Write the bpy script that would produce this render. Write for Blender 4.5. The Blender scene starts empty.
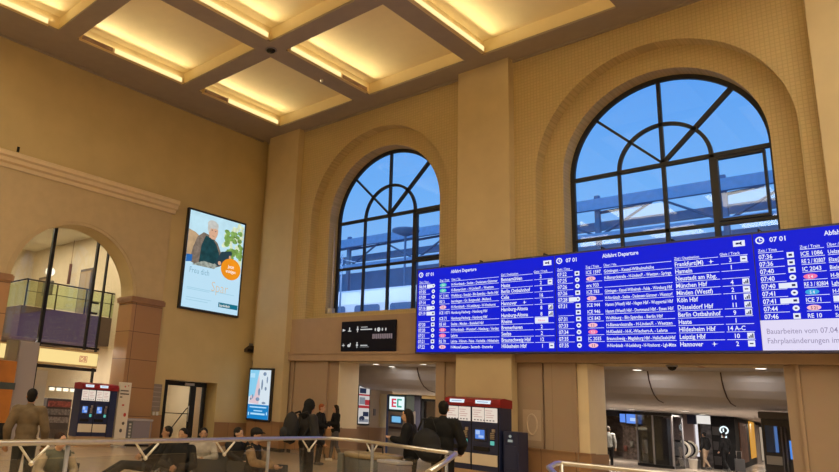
import bpy, bmesh, math, random
from mathutils import Vector, Matrix, Euler
from mathutils.geometry import tessellate_polygon
random.seed(7)
PI = math.pi
scn = bpy.context.scene
COL = scn.collection

# ------------------------------------------------------------------ camera
CX, CY, CZ = 20.3556, -17.3663, 1.7424
YAW, PITCH, ROLL, FPX, SX, SY = -0.8316, 0.239, 0.0711, 678.06, -136.57, -0.34
def cam_axes():
    cy, sy, cp, sp = math.cos(YAW), math.sin(YAW), math.cos(PITCH), math.sin(PITCH)
    f = Vector((sy*cp, cy*cp, sp)); r0 = Vector((cy, -sy, 0)); u0 = r0.cross(f)
    cr, sr = math.cos(ROLL), math.sin(ROLL)
    return cr*r0 + sr*u0, -sr*r0 + cr*u0, f
R_, U_, F_ = cam_axes()
cd = bpy.data.cameras.new('camera'); cam = bpy.data.objects.new('camera', cd); COL.objects.link(cam)
cd.sensor_fit = 'HORIZONTAL'; cd.sensor_width = 36.0; cd.lens = FPX/839*36
cd.shift_x = -SX/839; cd.shift_y = SY/839; cd.clip_start = .05; cd.clip_end = 500
m = Matrix((R_, U_, -F_)).transposed().to_4x4(); m.translation = (CX, CY, CZ); cam.matrix_world = m
scn.camera = cam

# ------------------------------------------------------------------ world, exposure
w = bpy.data.worlds.new('dawn_sky'); scn.world = w; w.use_nodes = True
nt = w.node_tree; nt.nodes.clear()
wo = nt.nodes.new('ShaderNodeOutputWorld'); bg = nt.nodes.new('ShaderNodeBackground')
tc = nt.nodes.new('ShaderNodeTexCoord'); sp = nt.nodes.new('ShaderNodeSeparateXYZ'); rp = nt.nodes.new('ShaderNodeValToRGB')
nt.links.new(tc.outputs['Generated'], sp.inputs[0]); nt.links.new(sp.outputs['Z'], rp.inputs[0])
rp.color_ramp.elements[0].position = 0.0; rp.color_ramp.elements[0].color = (.46, .69, .98, 1)
rp.color_ramp.elements[1].position = .55; rp.color_ramp.elements[1].color = (.085, .34, .90, 1)
e = rp.color_ramp.elements.new(.3); e.color = (.21, .52, .98, 1)
nt.links.new(rp.outputs[0], bg.inputs[0]); bg.inputs[1].default_value = 1.0
nt.links.new(bg.outputs[0], wo.inputs[0])
scn.view_settings.view_transform = 'Standard'; scn.view_settings.look = 'None'
scn.view_settings.exposure = 0.0; scn.view_settings.gamma = 1.0; scn.view_settings.use_curve_mapping = False
scn.cycles.use_denoising = True
scn.cycles.max_bounces = 8; scn.cycles.diffuse_bounces = 5; scn.cycles.glossy_bounces = 3
scn.cycles.transparent_max_bounces = 12; scn.cycles.sample_clamp_indirect = 6.0
scn.cycles.caustics_reflective = False; scn.cycles.caustics_refractive = False

COFFER_W, HALL_FILL_W, PASSAGE_W = 24.0, 156.0, 135.0      # watts of one ceiling trough lamp, of one added unseen hall fill, of one passage lamp
def area_lamp(name, loc, sx, sy, watts, color, rot=(0, 0, 0)):
    l = bpy.data.lights.new(name, 'AREA'); l.shape = 'RECTANGLE'; l.size = sx; l.size_y = sy
    l.energy = watts; l.color = color
    o = bpy.data.objects.new(name, l); o.location = loc; o.rotation_euler = rot; COL.objects.link(o); return o
WARM = (1.0, .80, .44); HALL_FILL = (1.0, .89, .64); WHITE = (1.0, .88, .74)

# ------------------------------------------------------------------ helpers
def srgb(r, g, b):
    f = lambda c: (c/255/12.92) if c/255 <= .04045 else ((c/255+.055)/1.055)**2.4
    return (f(r), f(g), f(b))
MATS = {}
def mat(name, col, rough=.6, metal=0.0, var=0.0, scale=3.0, emit=0.0, bump=0.0, spec=None, stretch=None):
    if name in MATS: return MATS[name]
    M = bpy.data.materials.new(name); M.use_nodes = True; MATS[name] = M
    n = M.node_tree; b = n.nodes['Principled BSDF']
    b.inputs['Base Color'].default_value = (*col, 1); b.inputs['Roughness'].default_value = rough
    b.inputs['Metallic'].default_value = metal
    if name.startswith(('cloth', 'hair', 'hat', 'bag', 'matt', 'black_metal')): spec = .18
    if spec is not None: b.inputs['Specular IOR Level'].default_value = spec
    if emit:
        b.inputs['Emission Color'].default_value = (*col, 1); b.inputs['Emission Strength'].default_value = emit
        b.inputs['Base Color'].default_value = (.004, .004, .004, 1); b.inputs['Specular IOR Level'].default_value = .1
    if var or bump:
        t = n.nodes.new('ShaderNodeTexCoord'); nz = n.nodes.new('ShaderNodeTexNoise'); nz.inputs['Scale'].default_value = scale
        nz.inputs['Detail'].default_value = 5
        src = t.outputs['Object']
        if stretch:
            mp = n.nodes.new('ShaderNodeMapping'); mp.inputs['Scale'].default_value = stretch
            n.links.new(src, mp.inputs[0]); src = mp.outputs[0]
        n.links.new(src, nz.inputs['Vector'])
        if var:
            cr = n.nodes.new('ShaderNodeValToRGB')
            cr.color_ramp.elements[0].position = .3; cr.color_ramp.elements[1].position = .7
            cr.color_ramp.elements[0].color = (*[c*(1-var) for c in col], 1)
            cr.color_ramp.elements[1].color = (*[min(1, c*(1+var)) for c in col], 1)
            n.links.new(nz.outputs['Fac'], cr.inputs[0])
            n.links.new(cr.outputs[0], b.inputs['Emission Color' if emit else 'Base Color'])
        if bump:
            bp = n.nodes.new('ShaderNodeBump'); bp.inputs['Strength'].default_value = bump; bp.inputs['Distance'].default_value = .02
            n.links.new(nz.outputs['Fac'], bp.inputs['Height']); n.links.new(bp.outputs[0], b.inputs['Normal'])
    return M
def glass(name, tint=(1, 1, 1), refl=.06):
    if name in MATS: return MATS[name]
    M = bpy.data.materials.new(name); M.use_nodes = True; MATS[name] = M
    n = M.node_tree; n.nodes.clear()
    o = n.nodes.new('ShaderNodeOutputMaterial'); mx = n.nodes.new('ShaderNodeMixShader')
    tr = n.nodes.new('ShaderNodeBsdfTransparent'); gl = n.nodes.new('ShaderNodeBsdfGlossy'); lw = n.nodes.new('ShaderNodeLayerWeight')
    lw.inputs[0].default_value = .5
    pw = n.nodes.new('ShaderNodeMath'); pw.operation = 'POWER'; pw.inputs[1].default_value = 4.0
    ml = n.nodes.new('ShaderNodeMath'); ml.operation = 'MULTIPLY_ADD'; ml.inputs[1].default_value = .7; ml.inputs[2].default_value = refl; ml.use_clamp = True
    tr.inputs[0].default_value = (*tint, 1); gl.inputs['Roughness'].default_value = .02
    n.links.new(lw.outputs['Facing'], pw.inputs[0]); n.links.new(pw.outputs[0], ml.inputs[0])
    n.links.new(ml.outputs[0], mx.inputs[0]); n.links.new(tr.outputs[0], mx.inputs[1]); n.links.new(gl.outputs[0], mx.inputs[2])
    n.links.new(mx.outputs[0], o.inputs[0]); return M
def tiled(name, col, line, size, rough=.3, mortar=.006, var=.08, axis='z', height=None, offset=0.0, netting=False):
    """slabs or tiles with thin joints, laid out in world units"""
    if name in MATS: return MATS[name]
    M = bpy.data.materials.new(name); M.use_nodes = True; MATS[name] = M
    n = M.node_tree; b = n.nodes['Principled BSDF']; b.inputs['Roughness'].default_value = rough
    t = n.nodes.new('ShaderNodeTexCoord'); s = n.nodes.new('ShaderNodeSeparateXYZ'); c = n.nodes.new('ShaderNodeCombineXYZ')
    n.links.new(t.outputs['Object'], s.inputs[0])
    u, v = {'z': ('X', 'Y'), 'x': ('Y', 'Z'), 'y': ('X', 'Z')}[axis]
    n.links.new(s.outputs[u], c.inputs[0]); n.links.new(s.outputs[v], c.inputs[1])
    br = n.nodes.new('ShaderNodeTexBrick'); br.offset = offset; br.squash = 1
    br.inputs['Scale'].default_value = 1.0; br.inputs['Brick Width'].default_value = size
    br.inputs['Row Height'].default_value = height or size; br.inputs['Mortar Size'].default_value = mortar
    br.inputs['Mortar Smooth'].default_value = .1; br.inputs['Bias'].default_value = 0
    br.inputs['Color1'].default_value = (*[k*(1-var) for k in col], 1); br.inputs['Color2'].default_value = (*[min(1, k*(1+var)) for k in col], 1)
    br.inputs['Mortar'].default_value = (*line, 1)
    n.links.new(c.outputs[0], br.inputs['Vector'])
    nz = n.nodes.new('ShaderNodeTexNoise'); nz.inputs['Scale'].default_value = 4; nz.inputs['Detail'].default_value = 6
    n.links.new(t.outputs['Object'], nz.inputs['Vector'])
    mx = n.nodes.new('ShaderNodeMix'); mx.data_type = 'RGBA'; mx.blend_type = 'MULTIPLY'; mx.inputs[0].default_value = .35
    n.links.new(br.outputs['Color'], mx.inputs['A']); n.links.new(nz.outputs['Color'], mx.inputs['B'])
    hs = n.nodes.new('ShaderNodeHueSaturation'); hs.inputs['Saturation'].default_value = 1.0; hs.inputs['Value'].default_value = 1.22
    n.links.new(mx.outputs['Result'], hs.inputs['Color'])
    rgb = n.nodes.new('ShaderNodeMix'); rgb.data_type = 'RGBA'; rgb.inputs[0].default_value = .25
    n.links.new(br.outputs['Color'], rgb.inputs['A']); n.links.new(hs.outputs[0], rgb.inputs['B'])
    n.links.new(rgb.outputs['Result'], b.inputs['Base Color'])
    return M

class MB:
    def __init__(s): s.bm = bmesh.new(); s.mi = 0
    def _new(s, verts, faces, smooth=False):
        vs = [s.bm.verts.new(v) for v in verts]
        out = []
        for f in faces:
            try:
                fc = s.bm.faces.new([vs[i] for i in f]); fc.material_index = s.mi; fc.smooth = smooth; out.append(fc)
            except ValueError: pass
        return vs, out
    def box(s, x0, x1, y0, y1, z0, z1, bev=0.0):
        if x0 > x1: x0, x1 = x1, x0
        if y0 > y1: y0, y1 = y1, y0
        if z0 > z1: z0, z1 = z1, z0
        v = [(x0,y0,z0),(x1,y0,z0),(x1,y1,z0),(x0,y1,z0),(x0,y0,z1),(x1,y0,z1),(x1,y1,z1),(x0,y1,z1)]
        vs, fs = s._new(v, [(0,3,2,1),(4,5,6,7),(0,1,5,4),(1,2,6,5),(2,3,7,6),(3,0,4,7)])
        if bev:
            ed = list({e for f in fs for e in f.edges})
            r = bmesh.ops.bevel(s.bm, geom=ed, offset=bev, segments=2, affect='EDGES', profile=.5)
            for f in r['faces']: f.material_index = s.mi
        return s
    def plate(s, loops, t0, t1, axis):
        """flat slab with holes: loops[0] outline, the others holes, as (u, v)"""
        P = {'y': lambda u, v, t: (u, t, v), 'x': lambda u, v, t: (t, u, v), 'z': lambda u, v, t: (u, v, t)}[axis]
        flat = [p for l in loops for p in l]
        tris = tessellate_polygon([[Vector((u, v, 0)) for u, v in l] for l in loops])
        n = len(flat)
        verts = [P(u, v, t0) for u, v in flat] + [P(u, v, t1) for u, v in flat]
        faces = [tuple(t) for t in tris] + [tuple(i+n for i in reversed(t)) for t in tris]
        k = 0
        for l in loops:
            for i in range(len(l)):
                a, b = k+i, k+(i+1) % len(l); faces.append((a, b, b+n, a+n))
            k += len(l)
        vs, fs = s._new(verts, faces)
        bmesh.ops.recalc_face_normals(s.bm, faces=fs); return s
    def prism(s, poly, t0, t1, axis): return s.plate([poly], t0, t1, axis)
    def tube(s, pts, r, seg=10, closed=False, smooth=True):
        pts = [Vector(p) for p in pts]; n = len(pts)
        rs = r if isinstance(r, (list, tuple)) else [r]*n
        rings = []; up = Vector((0, 0, 1)); prev = None
        for i, p in enumerate(pts):
            a = pts[i-1] if (i > 0 or closed) else p; b = pts[(i+1) % n] if (i < n-1 or closed) else p
            d = (b-a).normalized()
            if prev is None:
                x = d.cross(up if abs(d.z) < .95 else Vector((1, 0, 0))).normalized()
            else:
                x = (prev - d*prev.dot(d)).normalized()
            prev = x; y = d.cross(x)
            rings.append([p + (x*math.cos(2*PI*k/seg) + y*math.sin(2*PI*k/seg))*rs[i] for k in range(seg)])
        verts = [v for rg in rings for v in rg]; faces = []
        m = n if closed else n-1
        for i in range(m):
            j = (i+1) % n
            for k in range(seg):
                l = (k+1) % seg; faces.append((i*seg+k, j*seg+k, j*seg+l, i*seg+l))
        if not closed:
            faces.append(tuple(range(seg))); faces.append(tuple((n-1)*seg+k for k in reversed(range(seg))))
        vs, fs = s._new(verts, faces, smooth)
        for f in fs:
            if len(f.verts) > 4: f.smooth = False
        bmesh.ops.recalc_face_normals(s.bm, faces=fs); return s
    def cyl(s, c, r, h, axis='z', seg=24):
        d = {'x': (1,0,0), 'y': (0,1,0), 'z': (0,0,1)}[axis]; c = Vector(c); d = Vector(d)
        return s.tube([c, c+d*h], r, seg)
    def lathe(s, prof, c=(0, 0, 0), seg=28, smooth=True):
        verts = []; faces = []
        for r, z in prof:
            for k in range(seg):
                a = 2*PI*k/seg; verts.append((c[0]+r*math.cos(a), c[1]+r*math.sin(a), c[2]+z))
        for i in range(len(prof)-1):
            for k in range(seg):
                l = (k+1) % seg; faces.append((i*seg+k, i*seg+l, (i+1)*seg+l, (i+1)*seg+k))
        faces.append(tuple(reversed(range(seg)))); faces.append(tuple((len(prof)-1)*seg+k for k in range(seg)))
        vs, fs = s._new(verts, faces, smooth); bmesh.ops.recalc_face_normals(s.bm, faces=fs); return s
    def ell(s, c, r, rot=None, sub=2):
        m = Matrix.Translation(Vector(c)) @ ((rot.to_matrix() if rot else Matrix.Identity(3)).to_4x4()) @ Matrix.Diagonal((*r, 1))
        g = bmesh.ops.create_icosphere(s.bm, subdivisions=sub, radius=1, matrix=m)
        for v in g['verts']:
            for f in v.link_faces: f.smooth = True; f.material_index = s.mi
        return s
    def cap(s, a, b, ra, rb=None, seg=10):
        """capsule with a radius at each end"""
        rb = ra if rb is None else rb
        a, b = Vector(a), Vector(b); d = (b-a)
        if d.length < 1e-5: return s.ell(a, (ra,)*3)
        d.normalize(); pts = []; rs = []
        for k in range(4):
            t = PI/2*(1-k/4); pts.append(a - d*ra*math.sin(t)); rs.append(max(.002, ra*math.cos(t)))
        pts.append(a); rs.append(ra); pts.append(b); rs.append(rb)
        for k in range(1, 5):
            t = PI/2*k/4; pts.append(b + d*rb*math.sin(t)); rs.append(max(.002, rb*math.cos(t)))
        return s.tube(pts, rs, seg)
    def poly(s, pts): s._new(pts, [tuple(range(len(pts)))]); return s
    def addmesh(s, me, mtx, flip=False):
        off = [s.bm.verts.new(mtx @ v.co) for v in me.vertices]
        for p in me.polygons:
            try:
                f = s.bm.faces.new([off[i] for i in p.vertices]); f.material_index = s.mi
            except ValueError: pass
        return s
    def build(s, name, mats, parent=None, at=None):
        me = bpy.data.meshes.new(name)
        if at is not None: bmesh.ops.translate(s.bm, verts=s.bm.verts, vec=-Vector(at))
        s.bm.to_mesh(me); s.bm.free()
        for mm in (mats if isinstance(mats, (list, tuple)) else [mats]): me.materials.append(mm)
        o = bpy.data.objects.new(name, me); COL.objects.link(o)
        if parent is not None: o.parent = parent
        elif at is not None: o.location = at
        return o
def tag(o, label, cat, group=None, kind=None):
    o['label'] = label; o['category'] = cat
    if group: o['group'] = group
    if kind: o['kind'] = kind
    return o
def struct(o, label=None):
    o['kind'] = 'structure'
    if label: o['label'] = label
    return o
def thing(name, label, cat, loc=(0, 0, 0), rz=0.0, group=None):
    o = bpy.data.objects.new(name, None); o.empty_display_size = .1; COL.objects.link(o)
    o.location = loc; o.rotation_euler = (0, 0, rz); return tag(o, label, cat, group)
_txt = {}
def text_mesh(body, bold=0.0):
    k = (body, bold)
    if k in _txt: return _txt[k]
    c = bpy.data.curves.new('t', 'FONT'); c.body = body; c.size = 1.0; c.resolution_u = 2; c.offset = bold
    o = bpy.data.objects.new('t', c); COL.objects.link(o)
    dg = bpy.context.evaluated_depsgraph_get()
    me = bpy.data.meshes.new_from_object(o.evaluated_get(dg))
    bpy.data.objects.remove(o); bpy.data.curves.remove(c)
    _txt[k] = me; return me
def text_w(body, bold=0.0):
    me = text_mesh(body, bold); return max([v.co.x for v in me.vertices] or [0])
def write(mb, body, u, v, size, frame, wmax=None, sx=.82, align='l', bold=.008):
    """frame(u, v) -> 3-D point on the sign plane; lettering runs along +u"""
    if not body: return
    me = text_mesh(body, bold); wd = text_w(body, bold)*size*sx
    k = sx if not wmax or wd <= wmax else sx*wmax/wd
    wd = text_w(body, bold)*size*k
    u0 = u - (wd if align == 'r' else wd/2 if align == 'c' else 0)
    o = Vector(frame(u0, v)); du = Vector(frame(u0+1, v))-o; dv = Vector(frame(u0, v+1))-o
    n = du.cross(dv)
    m = Matrix((du*size*k, dv*size, n)).transposed().to_4x4(); m.translation = o
    mb.addmesh(me, m)
def rect(mb, u0, u1, v0, v1, frame): mb.poly([frame(u0, v0), frame(u1, v0), frame(u1, v1), frame(u0, v1)])
def disc(mb, u, v, ru, rv, frame, n=20, a0=0, a1=2*PI):
    mb.poly([frame(u+ru*math.cos(a0+(a1-a0)*k/n), v+rv*math.sin(a0+(a1-a0)*k/n)) for k in range(n)])
def arc(cx, cz, r, a0, a1, n): return [(cx+r*math.cos(a0+(a1-a0)*k/n), cz+r*math.sin(a0+(a1-a0)*k/n)) for k in range(n+1)]
def arch_loop(cx, zs, r, z0, n=40): return [(cx-r, z0), (cx+r, z0)] + arc(cx, zs, r, 0, PI, n)

# ------------------------------------------------------------------ materials
paint = mat('ochre_wall_paint', (.585, .468, .255), .75, var=.05, scale=1.2, bump=.08)
plaster = mat('pilaster_plaster', (.62, .51, .33), .7, var=.05, scale=1.5)
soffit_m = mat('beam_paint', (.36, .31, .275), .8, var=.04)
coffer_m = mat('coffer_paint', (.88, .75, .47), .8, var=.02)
lower_m = tiled('lower_wall_panel', (.42, .315, .24), (.22, .16, .12), 6.0, .6, .004, .05, 'y', 3.2)
stone_m = tiled('orange_stone_cladding', (.40, .225, .11), (.15, .08, .045), 1.35, .45, .012, .12, 'x', .92)
wain_m = tiled('brown_stone_wainscot', (.36, .21, .115), (.15, .09, .05), .9, .4, .008, .12, 'y', 3.0)
wain_x = tiled('brown_stone_wainscot_side', (.36, .21, .115), (.15, .09, .05), .9, .4, .008, .12, 'x', 3.0)
floor_m = tiled('polished_stone_floor', (.56, .43, .30), (.36, .27, .19), .8, .22, .006, .05, 'z')
passage_floor_m = tiled('passage_stone_floor', (.52, .44, .37), (.36, .30, .25), .8, .2, .006, .05, 'z')
white_m = mat('passage_ceiling_panel', (.52, .50, .50), .6, var=.03)
cream_m = mat('cream_plaster', (.70, .61, .45), .8, var=.04)
dark_m = mat('black_metal', (.02, .02, .022), .45)
grey_m = mat('grey_metal', (.26, .25, .27), .45, .3)
steel_m = mat('brushed_steel', (.62, .60, .58), .3, 1.0, var=.05, scale=12)
frame_m = mat('dark_window_frame', (.022, .024, .032), .5)
clear = glass('clear_glass', (.97, .98, .97), .04)
dim_glass = glass('facade_glass', (.94, .94, .90), .05)
win_glass = glass('window_glass', (.90, .94, 1.0), .03)
black_m = mat('matt_black', (.012, .012, .014), .6)

net_m = tiled('netted_ochre_wall', (.58, .46, .26), (.50, .395, .22), .095, .75, .010, .03, 'y')
# ------------------------------------------------------------------ setting
XR, YB, H = 31.0, -26.5, 12.2
b = MB(); b.box(-13, XR, YB, 0.9, -.3, 0); struct(b.build('floor', floor_m))
b = MB(); b.box(-13, 24, .9, 60, -.3, 0); struct(b.build('floor_passage', passage_floor_m))
WINC = (5.83, 14.72, 23.62); ZS, RO, RI, RW = 8.38, 3.02, 2.42, 2.30; ZRB, ZSL = 4.70, 4.92
out = [(-.9, 3.2), (XR, 3.2), (XR, H+.05), (-.9, H+.05)]
b = MB()
b.plate([out] + [arch_loop(c, ZS, RO, ZRB) for c in WINC], 0, .40, 'y')
b.plate([out] + [arch_loop(c, ZS, RI, ZSL) for c in WINC], .40, .98, 'y')
struct(b.build('wall_back', net_m), 'ochre hall wall with tall round-arched windows')
for i, x0 in enumerate((.44, 9.34, 18.13, 27.0)):
    b = MB(); b.box(x0, x0+1.72, -.30, .02, 0, H+.02, .012)
    struct(b.build('trim_%d' % (i+1), plaster), 'flat plaster pilaster')
# fascia band and the wall under it
b = MB()
for x0, x1 in ((2.16, 9.34), (11.06, 18.13), (19.85, 27.0)):
    b.box(x0, x1, -.09, .16, 3.2, 3.47); b.box(x0, x1, -.13, -.0, 3.43, 3.5)
    b.box(x0, x1, -.02, .02, 3.47, 4.70)
struct(b.build('trim_5', mat('fascia_panel', (.44, .32, .235), .6, var=.04)), 'plain fascia band above the openings')
OP = ((4.50, 8.45), (12.90, 16.98))
jamb_lit_m = mat('jamb_cream_lit', (.82, .70, .50), .6, var=.03)  # cream made brighter, the passage light on the reveals is in the colour
b = MB()
for x0, x1, y in ((-.9, 2.3, .10), (2.3, 2.42, .16), (2.42, 3.70, .06), (3.70, 4.05, .02), (4.05, OP[0][0]-.02, .12), (OP[0][1], 8.75, .03), (8.75, 11.72, .10),
                  (11.72, 11.80, .16), (11.80, 12.56, .06), (12.56, 12.64, .02), (12.64, OP[1][0]-.02, .14), (OP[1][1]+.0, 17.2, .14), (17.2, 17.26, .03), (17.26, XR, .08)):
    b.box(x0, x1, y, .9, 0, 3.22)
for x0, x1 in ((OP[0][1]+.012, 8.75), (OP[1][1]+.012, 17.3)): b.box(x0, x1, .3, 1.15, 0, 3.215)
struct(b.build('wall_back_lower', lower_m), 'plain wall panels beside the passage openings')
b = MB()
for x in (OP[0][0], OP[1][0]): b.box(x-.35, x, .125, 1.15, 1.0, 3.22)
struct(b.build('trim_14', jamb_lit_m), 'cream reveals with passage light in their colour at the left of each passage opening')
b = MB(); b.box(11.16, 11.66, .092, .102, 1.2, 1.98); o_ = b.build('trim_15', mat('faded_patch', (.52, .41, .33), .6)); struct(o_, 'faded rectangular patch on the wall right of the middle pilaster')
b = MB(); b.tube([(11.42+.14*math.cos(a_), .09, 1.60+.26*math.sin(a_)) for a_ in [2*PI*k/20 for k in range(20)]], .025, 6, closed=True); struct(b.build('trim_16', mat('faded_ring', (.62, .52, .43), .6)), 'pale ring mark on the faded patch')
b = MB()
for x0, x1, y in ((.40, 2.2, -.34), (2.2, 4.05, -.01), (4.05, OP[0][0]+.03, 0.07), (OP[0][1]-.03, 8.8, 0.0), (8.8, 9.3, .06), (9.30, 11.1, -.34),
                  (11.1, 12.63, -.01), (12.62, OP[1][0]+.03, 0.07), (OP[1][1]-.03, 17.3, 0.0), (17.3, 18.1, .1), (18.09, 19.9, -.34)):
    b.box(x0, x1, y, y+.3, .12, .98); b.box(x0, x1, y-.025, y+.3, .98, 1.02)
for x in (OP[0][0]+.02, OP[1][0]+.02): b.box(x-.4, x, .1, 1.18, .0, 1.0)
struct(b.build('trim_6', wain_m), 'brown stone wainscot')
b = MB()
for x0, x1, y in ((.38, 2.24, -.36), (2.2, 4.05, .08), (8.8, 9.3, .08), (9.28, 11.1, -.36), (11.1, 12.5, .08)): b.box(x0, x1, y, y+.3, 0, .12)
struct(b.build('baseboard_back', mat('dark_base', (.05, .035, .025), .5)))

# left wall: arch, recessed doorway, projecting bay with a cornice
AC, AR, AZ = -7.64, 2.12, 4.72
DR = [(-3.84, 0), (-1.55, 0), (-1.55, 2.22), (-3.84, 2.22)]
def arch_open(): return [(AC-AR, 0), (AC+AR, 0)] + arc(AC, AZ, AR, 0, PI, 40)
b = MB()
arch_cut = [(YB, 0), (AC-AR, 0)] + list(reversed(arc(AC, AZ, AR, 0, PI, 40))) + [(AC+AR, 0), (-3.84, 0), (-3.84, 2.22), (-1.55, 2.22), (-1.55, 0), (.05, 0), (.05, H+.05), (YB, H+.05)]
b.prism(arch_cut, -.78, 0, 'x')
struct(b.build('wall_left', paint), 'tall ochre side wall')
b = MB()
bay = [(YB, 0), (AC-AR, 0)] + list(reversed(arc(AC, AZ, AR, 0, PI, 40))) + [(AC+AR, 0), (-4.36, 0), (-4.36, 8.1), (YB, 8.1)]
b.prism(bay, -.02, .06, 'x')
struct(b.build('wall_left_bay', mat('bay_plaster', (.54, .425, .265), .75, var=.05)), 'arch bay of the side wall')
b = MB()
prof = [(0, 8.06), (.10, 8.06), (.12, 8.18), (.22, 8.22), (.24, 8.33), (.32, 8.38), (.34, 8.50), (.30, 8.53), (0, 8.53)]
b.prism(prof, YB, -4.24, 'y'); struct(b.build('trim_7', mat('cornice_plaster', (.76, .62, .42), .7, var=.04)), 'moulded cornice over the arch bay')
b = MB()
pr = [(r, z) for r, z in arc(AC, AZ, AR+.16, 0, PI, 40)] + list(reversed(arc(AC, AZ, AR+.10, 0, PI, 40)))
b.prism(pr, .05, .085, 'x'); struct(b.build('trim_8', MATS['bay_plaster']), 'thin moulding around the arch')
b = MB()
b.box(-.80, .10, AC+AR-.03, -4.34, .0, 4.66); b.box(-.80, .10, AC-AR-1.1, AC-AR+.03, 0, 4.66)
struct(b.build('trim_9', stone_m), 'orange stone cladding of the arch piers')
b = MB()
for y0, y1 in ((AC+AR-.10, -4.28), (AC-AR-1.1, AC-AR+.10)):
    b.box(-.84, .16, y0, y1, 4.66, 4.74); b.box(-.85, .15, y0-.01, y1+.01, 4.74, 4.82); b.box(-.82, .12, y0+.03, y1-.03, 4.82, 4.86)
struct(b.build('trim_10', mat('impost_stone', (.30, .165, .09), .5, var=.1)), 'dark moulded impost of the arch')
b = MB(); b.box(-.02, .035, -4.30, -3.86, 0, 1.0); b.box(-.02, .035, -1.53, .0, .0, .82); b.box(-.02, .05, -1.53, 0, .80, .84)
struct(b.build('trim_11', wain_x), 'stone wainscot along the side wall')
b = MB()
b.box(-.80, -.5, -3.9, -1.5, 2.22, 2.4)
b.box(-3.4, -.7, -1.60, -1.45, 0, 2.6); b.box(-3.4, -3.2, -4.1, -1.5, 0, 2.6); b.box(-3.4, -.7, -4.15, -3.95, 0, 2.6); b.box(-3.4, -.7, -4.1, -1.5, 2.5, 2.6)
struct(b.build('wall_corridor', cream_m), 'cream corridor behind the glass doors')
# unseen closing walls
b = MB(); b.box(XR, XR+.2, YB, 1, 0, H+.5); struct(b.build('wall_right', paint))
b = MB(); b.box(-.9, XR, YB-.2, YB, 0, H+.5); struct(b.build('wall_front', paint))

# coffered ceiling
CXS = [(1.63, 5.49), (6.17, 9.96), (10.57, 14.42), (15.05, 18.9), (19.5, 23.4), (24.0, 27.9)]
CYS = [(-4.88, -.875), (-9.52, -5.51), (-14.15, -10.14), (-18.8, -14.8), (-23.4, -19.4)]
b = MB()
holes = [[(x0, y0), (x1, y0), (x1, y1), (x0, y1)] for x0, x1 in CXS for y0, y1 in CYS]
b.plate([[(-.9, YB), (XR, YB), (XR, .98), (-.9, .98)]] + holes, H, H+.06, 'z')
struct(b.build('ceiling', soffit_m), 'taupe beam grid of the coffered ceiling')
b = MB()
for x0, x1 in CXS:
    for y0, y1 in CYS:
        for q in ((x0-.04, x0, y0-.04, y1+.04), (x1, x1+.04, y0-.04, y1+.04), (x0, x1, y0-.04, y0), (x0, x1, y1, y1+.04)):
            b.box(*q, H+.05, H+.46)
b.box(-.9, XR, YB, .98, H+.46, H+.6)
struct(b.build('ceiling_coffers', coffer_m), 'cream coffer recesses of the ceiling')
b = MB(); b.box(0, XR, -.05, .0, H-.07, H); b.box(0, .05, YB, -.3, H-.07, H)
struct(b.build('trim_12', soffit_m), 'thin shadow moulding under the ceiling')

# ceiling lights: one trough along the left edge of each coffer in view
lit_m = mat('lit_diffuser', (1.0, .80, .36), emit=1.25)
unlit_m = mat('unlit_diffuser', (.30, .20, .17), .5)
trough_m = mat('trough_cream', (.80, .64, .36), .6)
SEG = {(0, 0): ((-3.58, -1.05), (-4.66, -3.60), 'ceiling trough light in the coffer nearest the corner of the hall'),
       (0, 1): ((-8.28, -5.62), (-9.42, -8.32), 'ceiling trough light in the second coffer along the side wall'),
       (0, 2): ((-13.6, -10.5), None, 'ceiling trough light cut by the upper left edge of the picture'),
       (1, 0): ((-4.76, -2.42), (-2.38, -1.10), 'ceiling trough light, left part lit and right part dark, above the smaller arched window'),
       (1, 1): ((-8.6, -5.68), (-9.4, -8.64), 'ceiling trough light in the coffer beside the black ceiling speaker, at the top edge'),
       (2, 0): ((-4.7, -.98), None, 'ceiling trough light lit along its whole length above the middle pilaster')}
for i, (x0, x1) in enumerate(CXS):
    for j, (y0, y1) in enumerate(CYS):
        tl = area_lamp('trough_lamp', (x0+.07, (y0+y1)/2, H+.23), .08, y1-y0-.4, COFFER_W, WARM, (PI, 1.38, 0)); tl.data.spread = 1.15
        area_lamp('trough_lamp', (x0+.085, (y0+y1)/2, H+.215), .04, y1-y0-.4, 2.2, WARM, (PI, -.35, 0))
        if i >= 4 or j >= 3: area_lamp('hall_fill', ((x0+x1)/2, (y0+y1)/2, H+.3), 2.6, 2.6, HALL_FILL_W, HALL_FILL)  # down-facing fill added in the unseen coffers to brighten the hall
        if (i, j) not in SEG: continue
        lit, dk, lab = SEG[(i, j)]
        t = thing('ceiling_light', lab, 'ceiling light', (x0+.05, (y0+y1)/2, H+.02), 0, 'trough lights in the ceiling coffers')
        L = t.location
        mb = MB(); ys = [lit[0], lit[1]] + ([dk[0], dk[1]] if dk else [])
        mb.box(x0+.0, x0+.11, min(ys)-.03, max(ys)+.03, H+.0, H+.025); mb.box(x0+.0, x0+.03, min(ys)-.03, max(ys)+.03, H+.02, H+.2)
        for yy in ys: mb.box(x0, x0+.105, yy-.012, yy+.012, H+.02, H+.2)
        mb.build('housing', trough_m, t, at=L)
        mb = MB(); mb.box(x0+.075, x0+.10, lit[0]+.015, lit[1]-.015, H+.02, H+.20, .006); mb.build('lit_diffuser', lit_m, t, at=L)
        if dk:
            mb = MB(); mb.box(x0+.075, x0+.10, dk[0]+.015, dk[1]-.015, H+.02, H+.18, .006); mb.build('unlit_diffuser', unlit_m, t, at=L)
t = thing('ceiling_speaker', 'small black round ceiling speaker where two taupe beams cross', 'speaker', (5.84, -5.18, H-.05))
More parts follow.
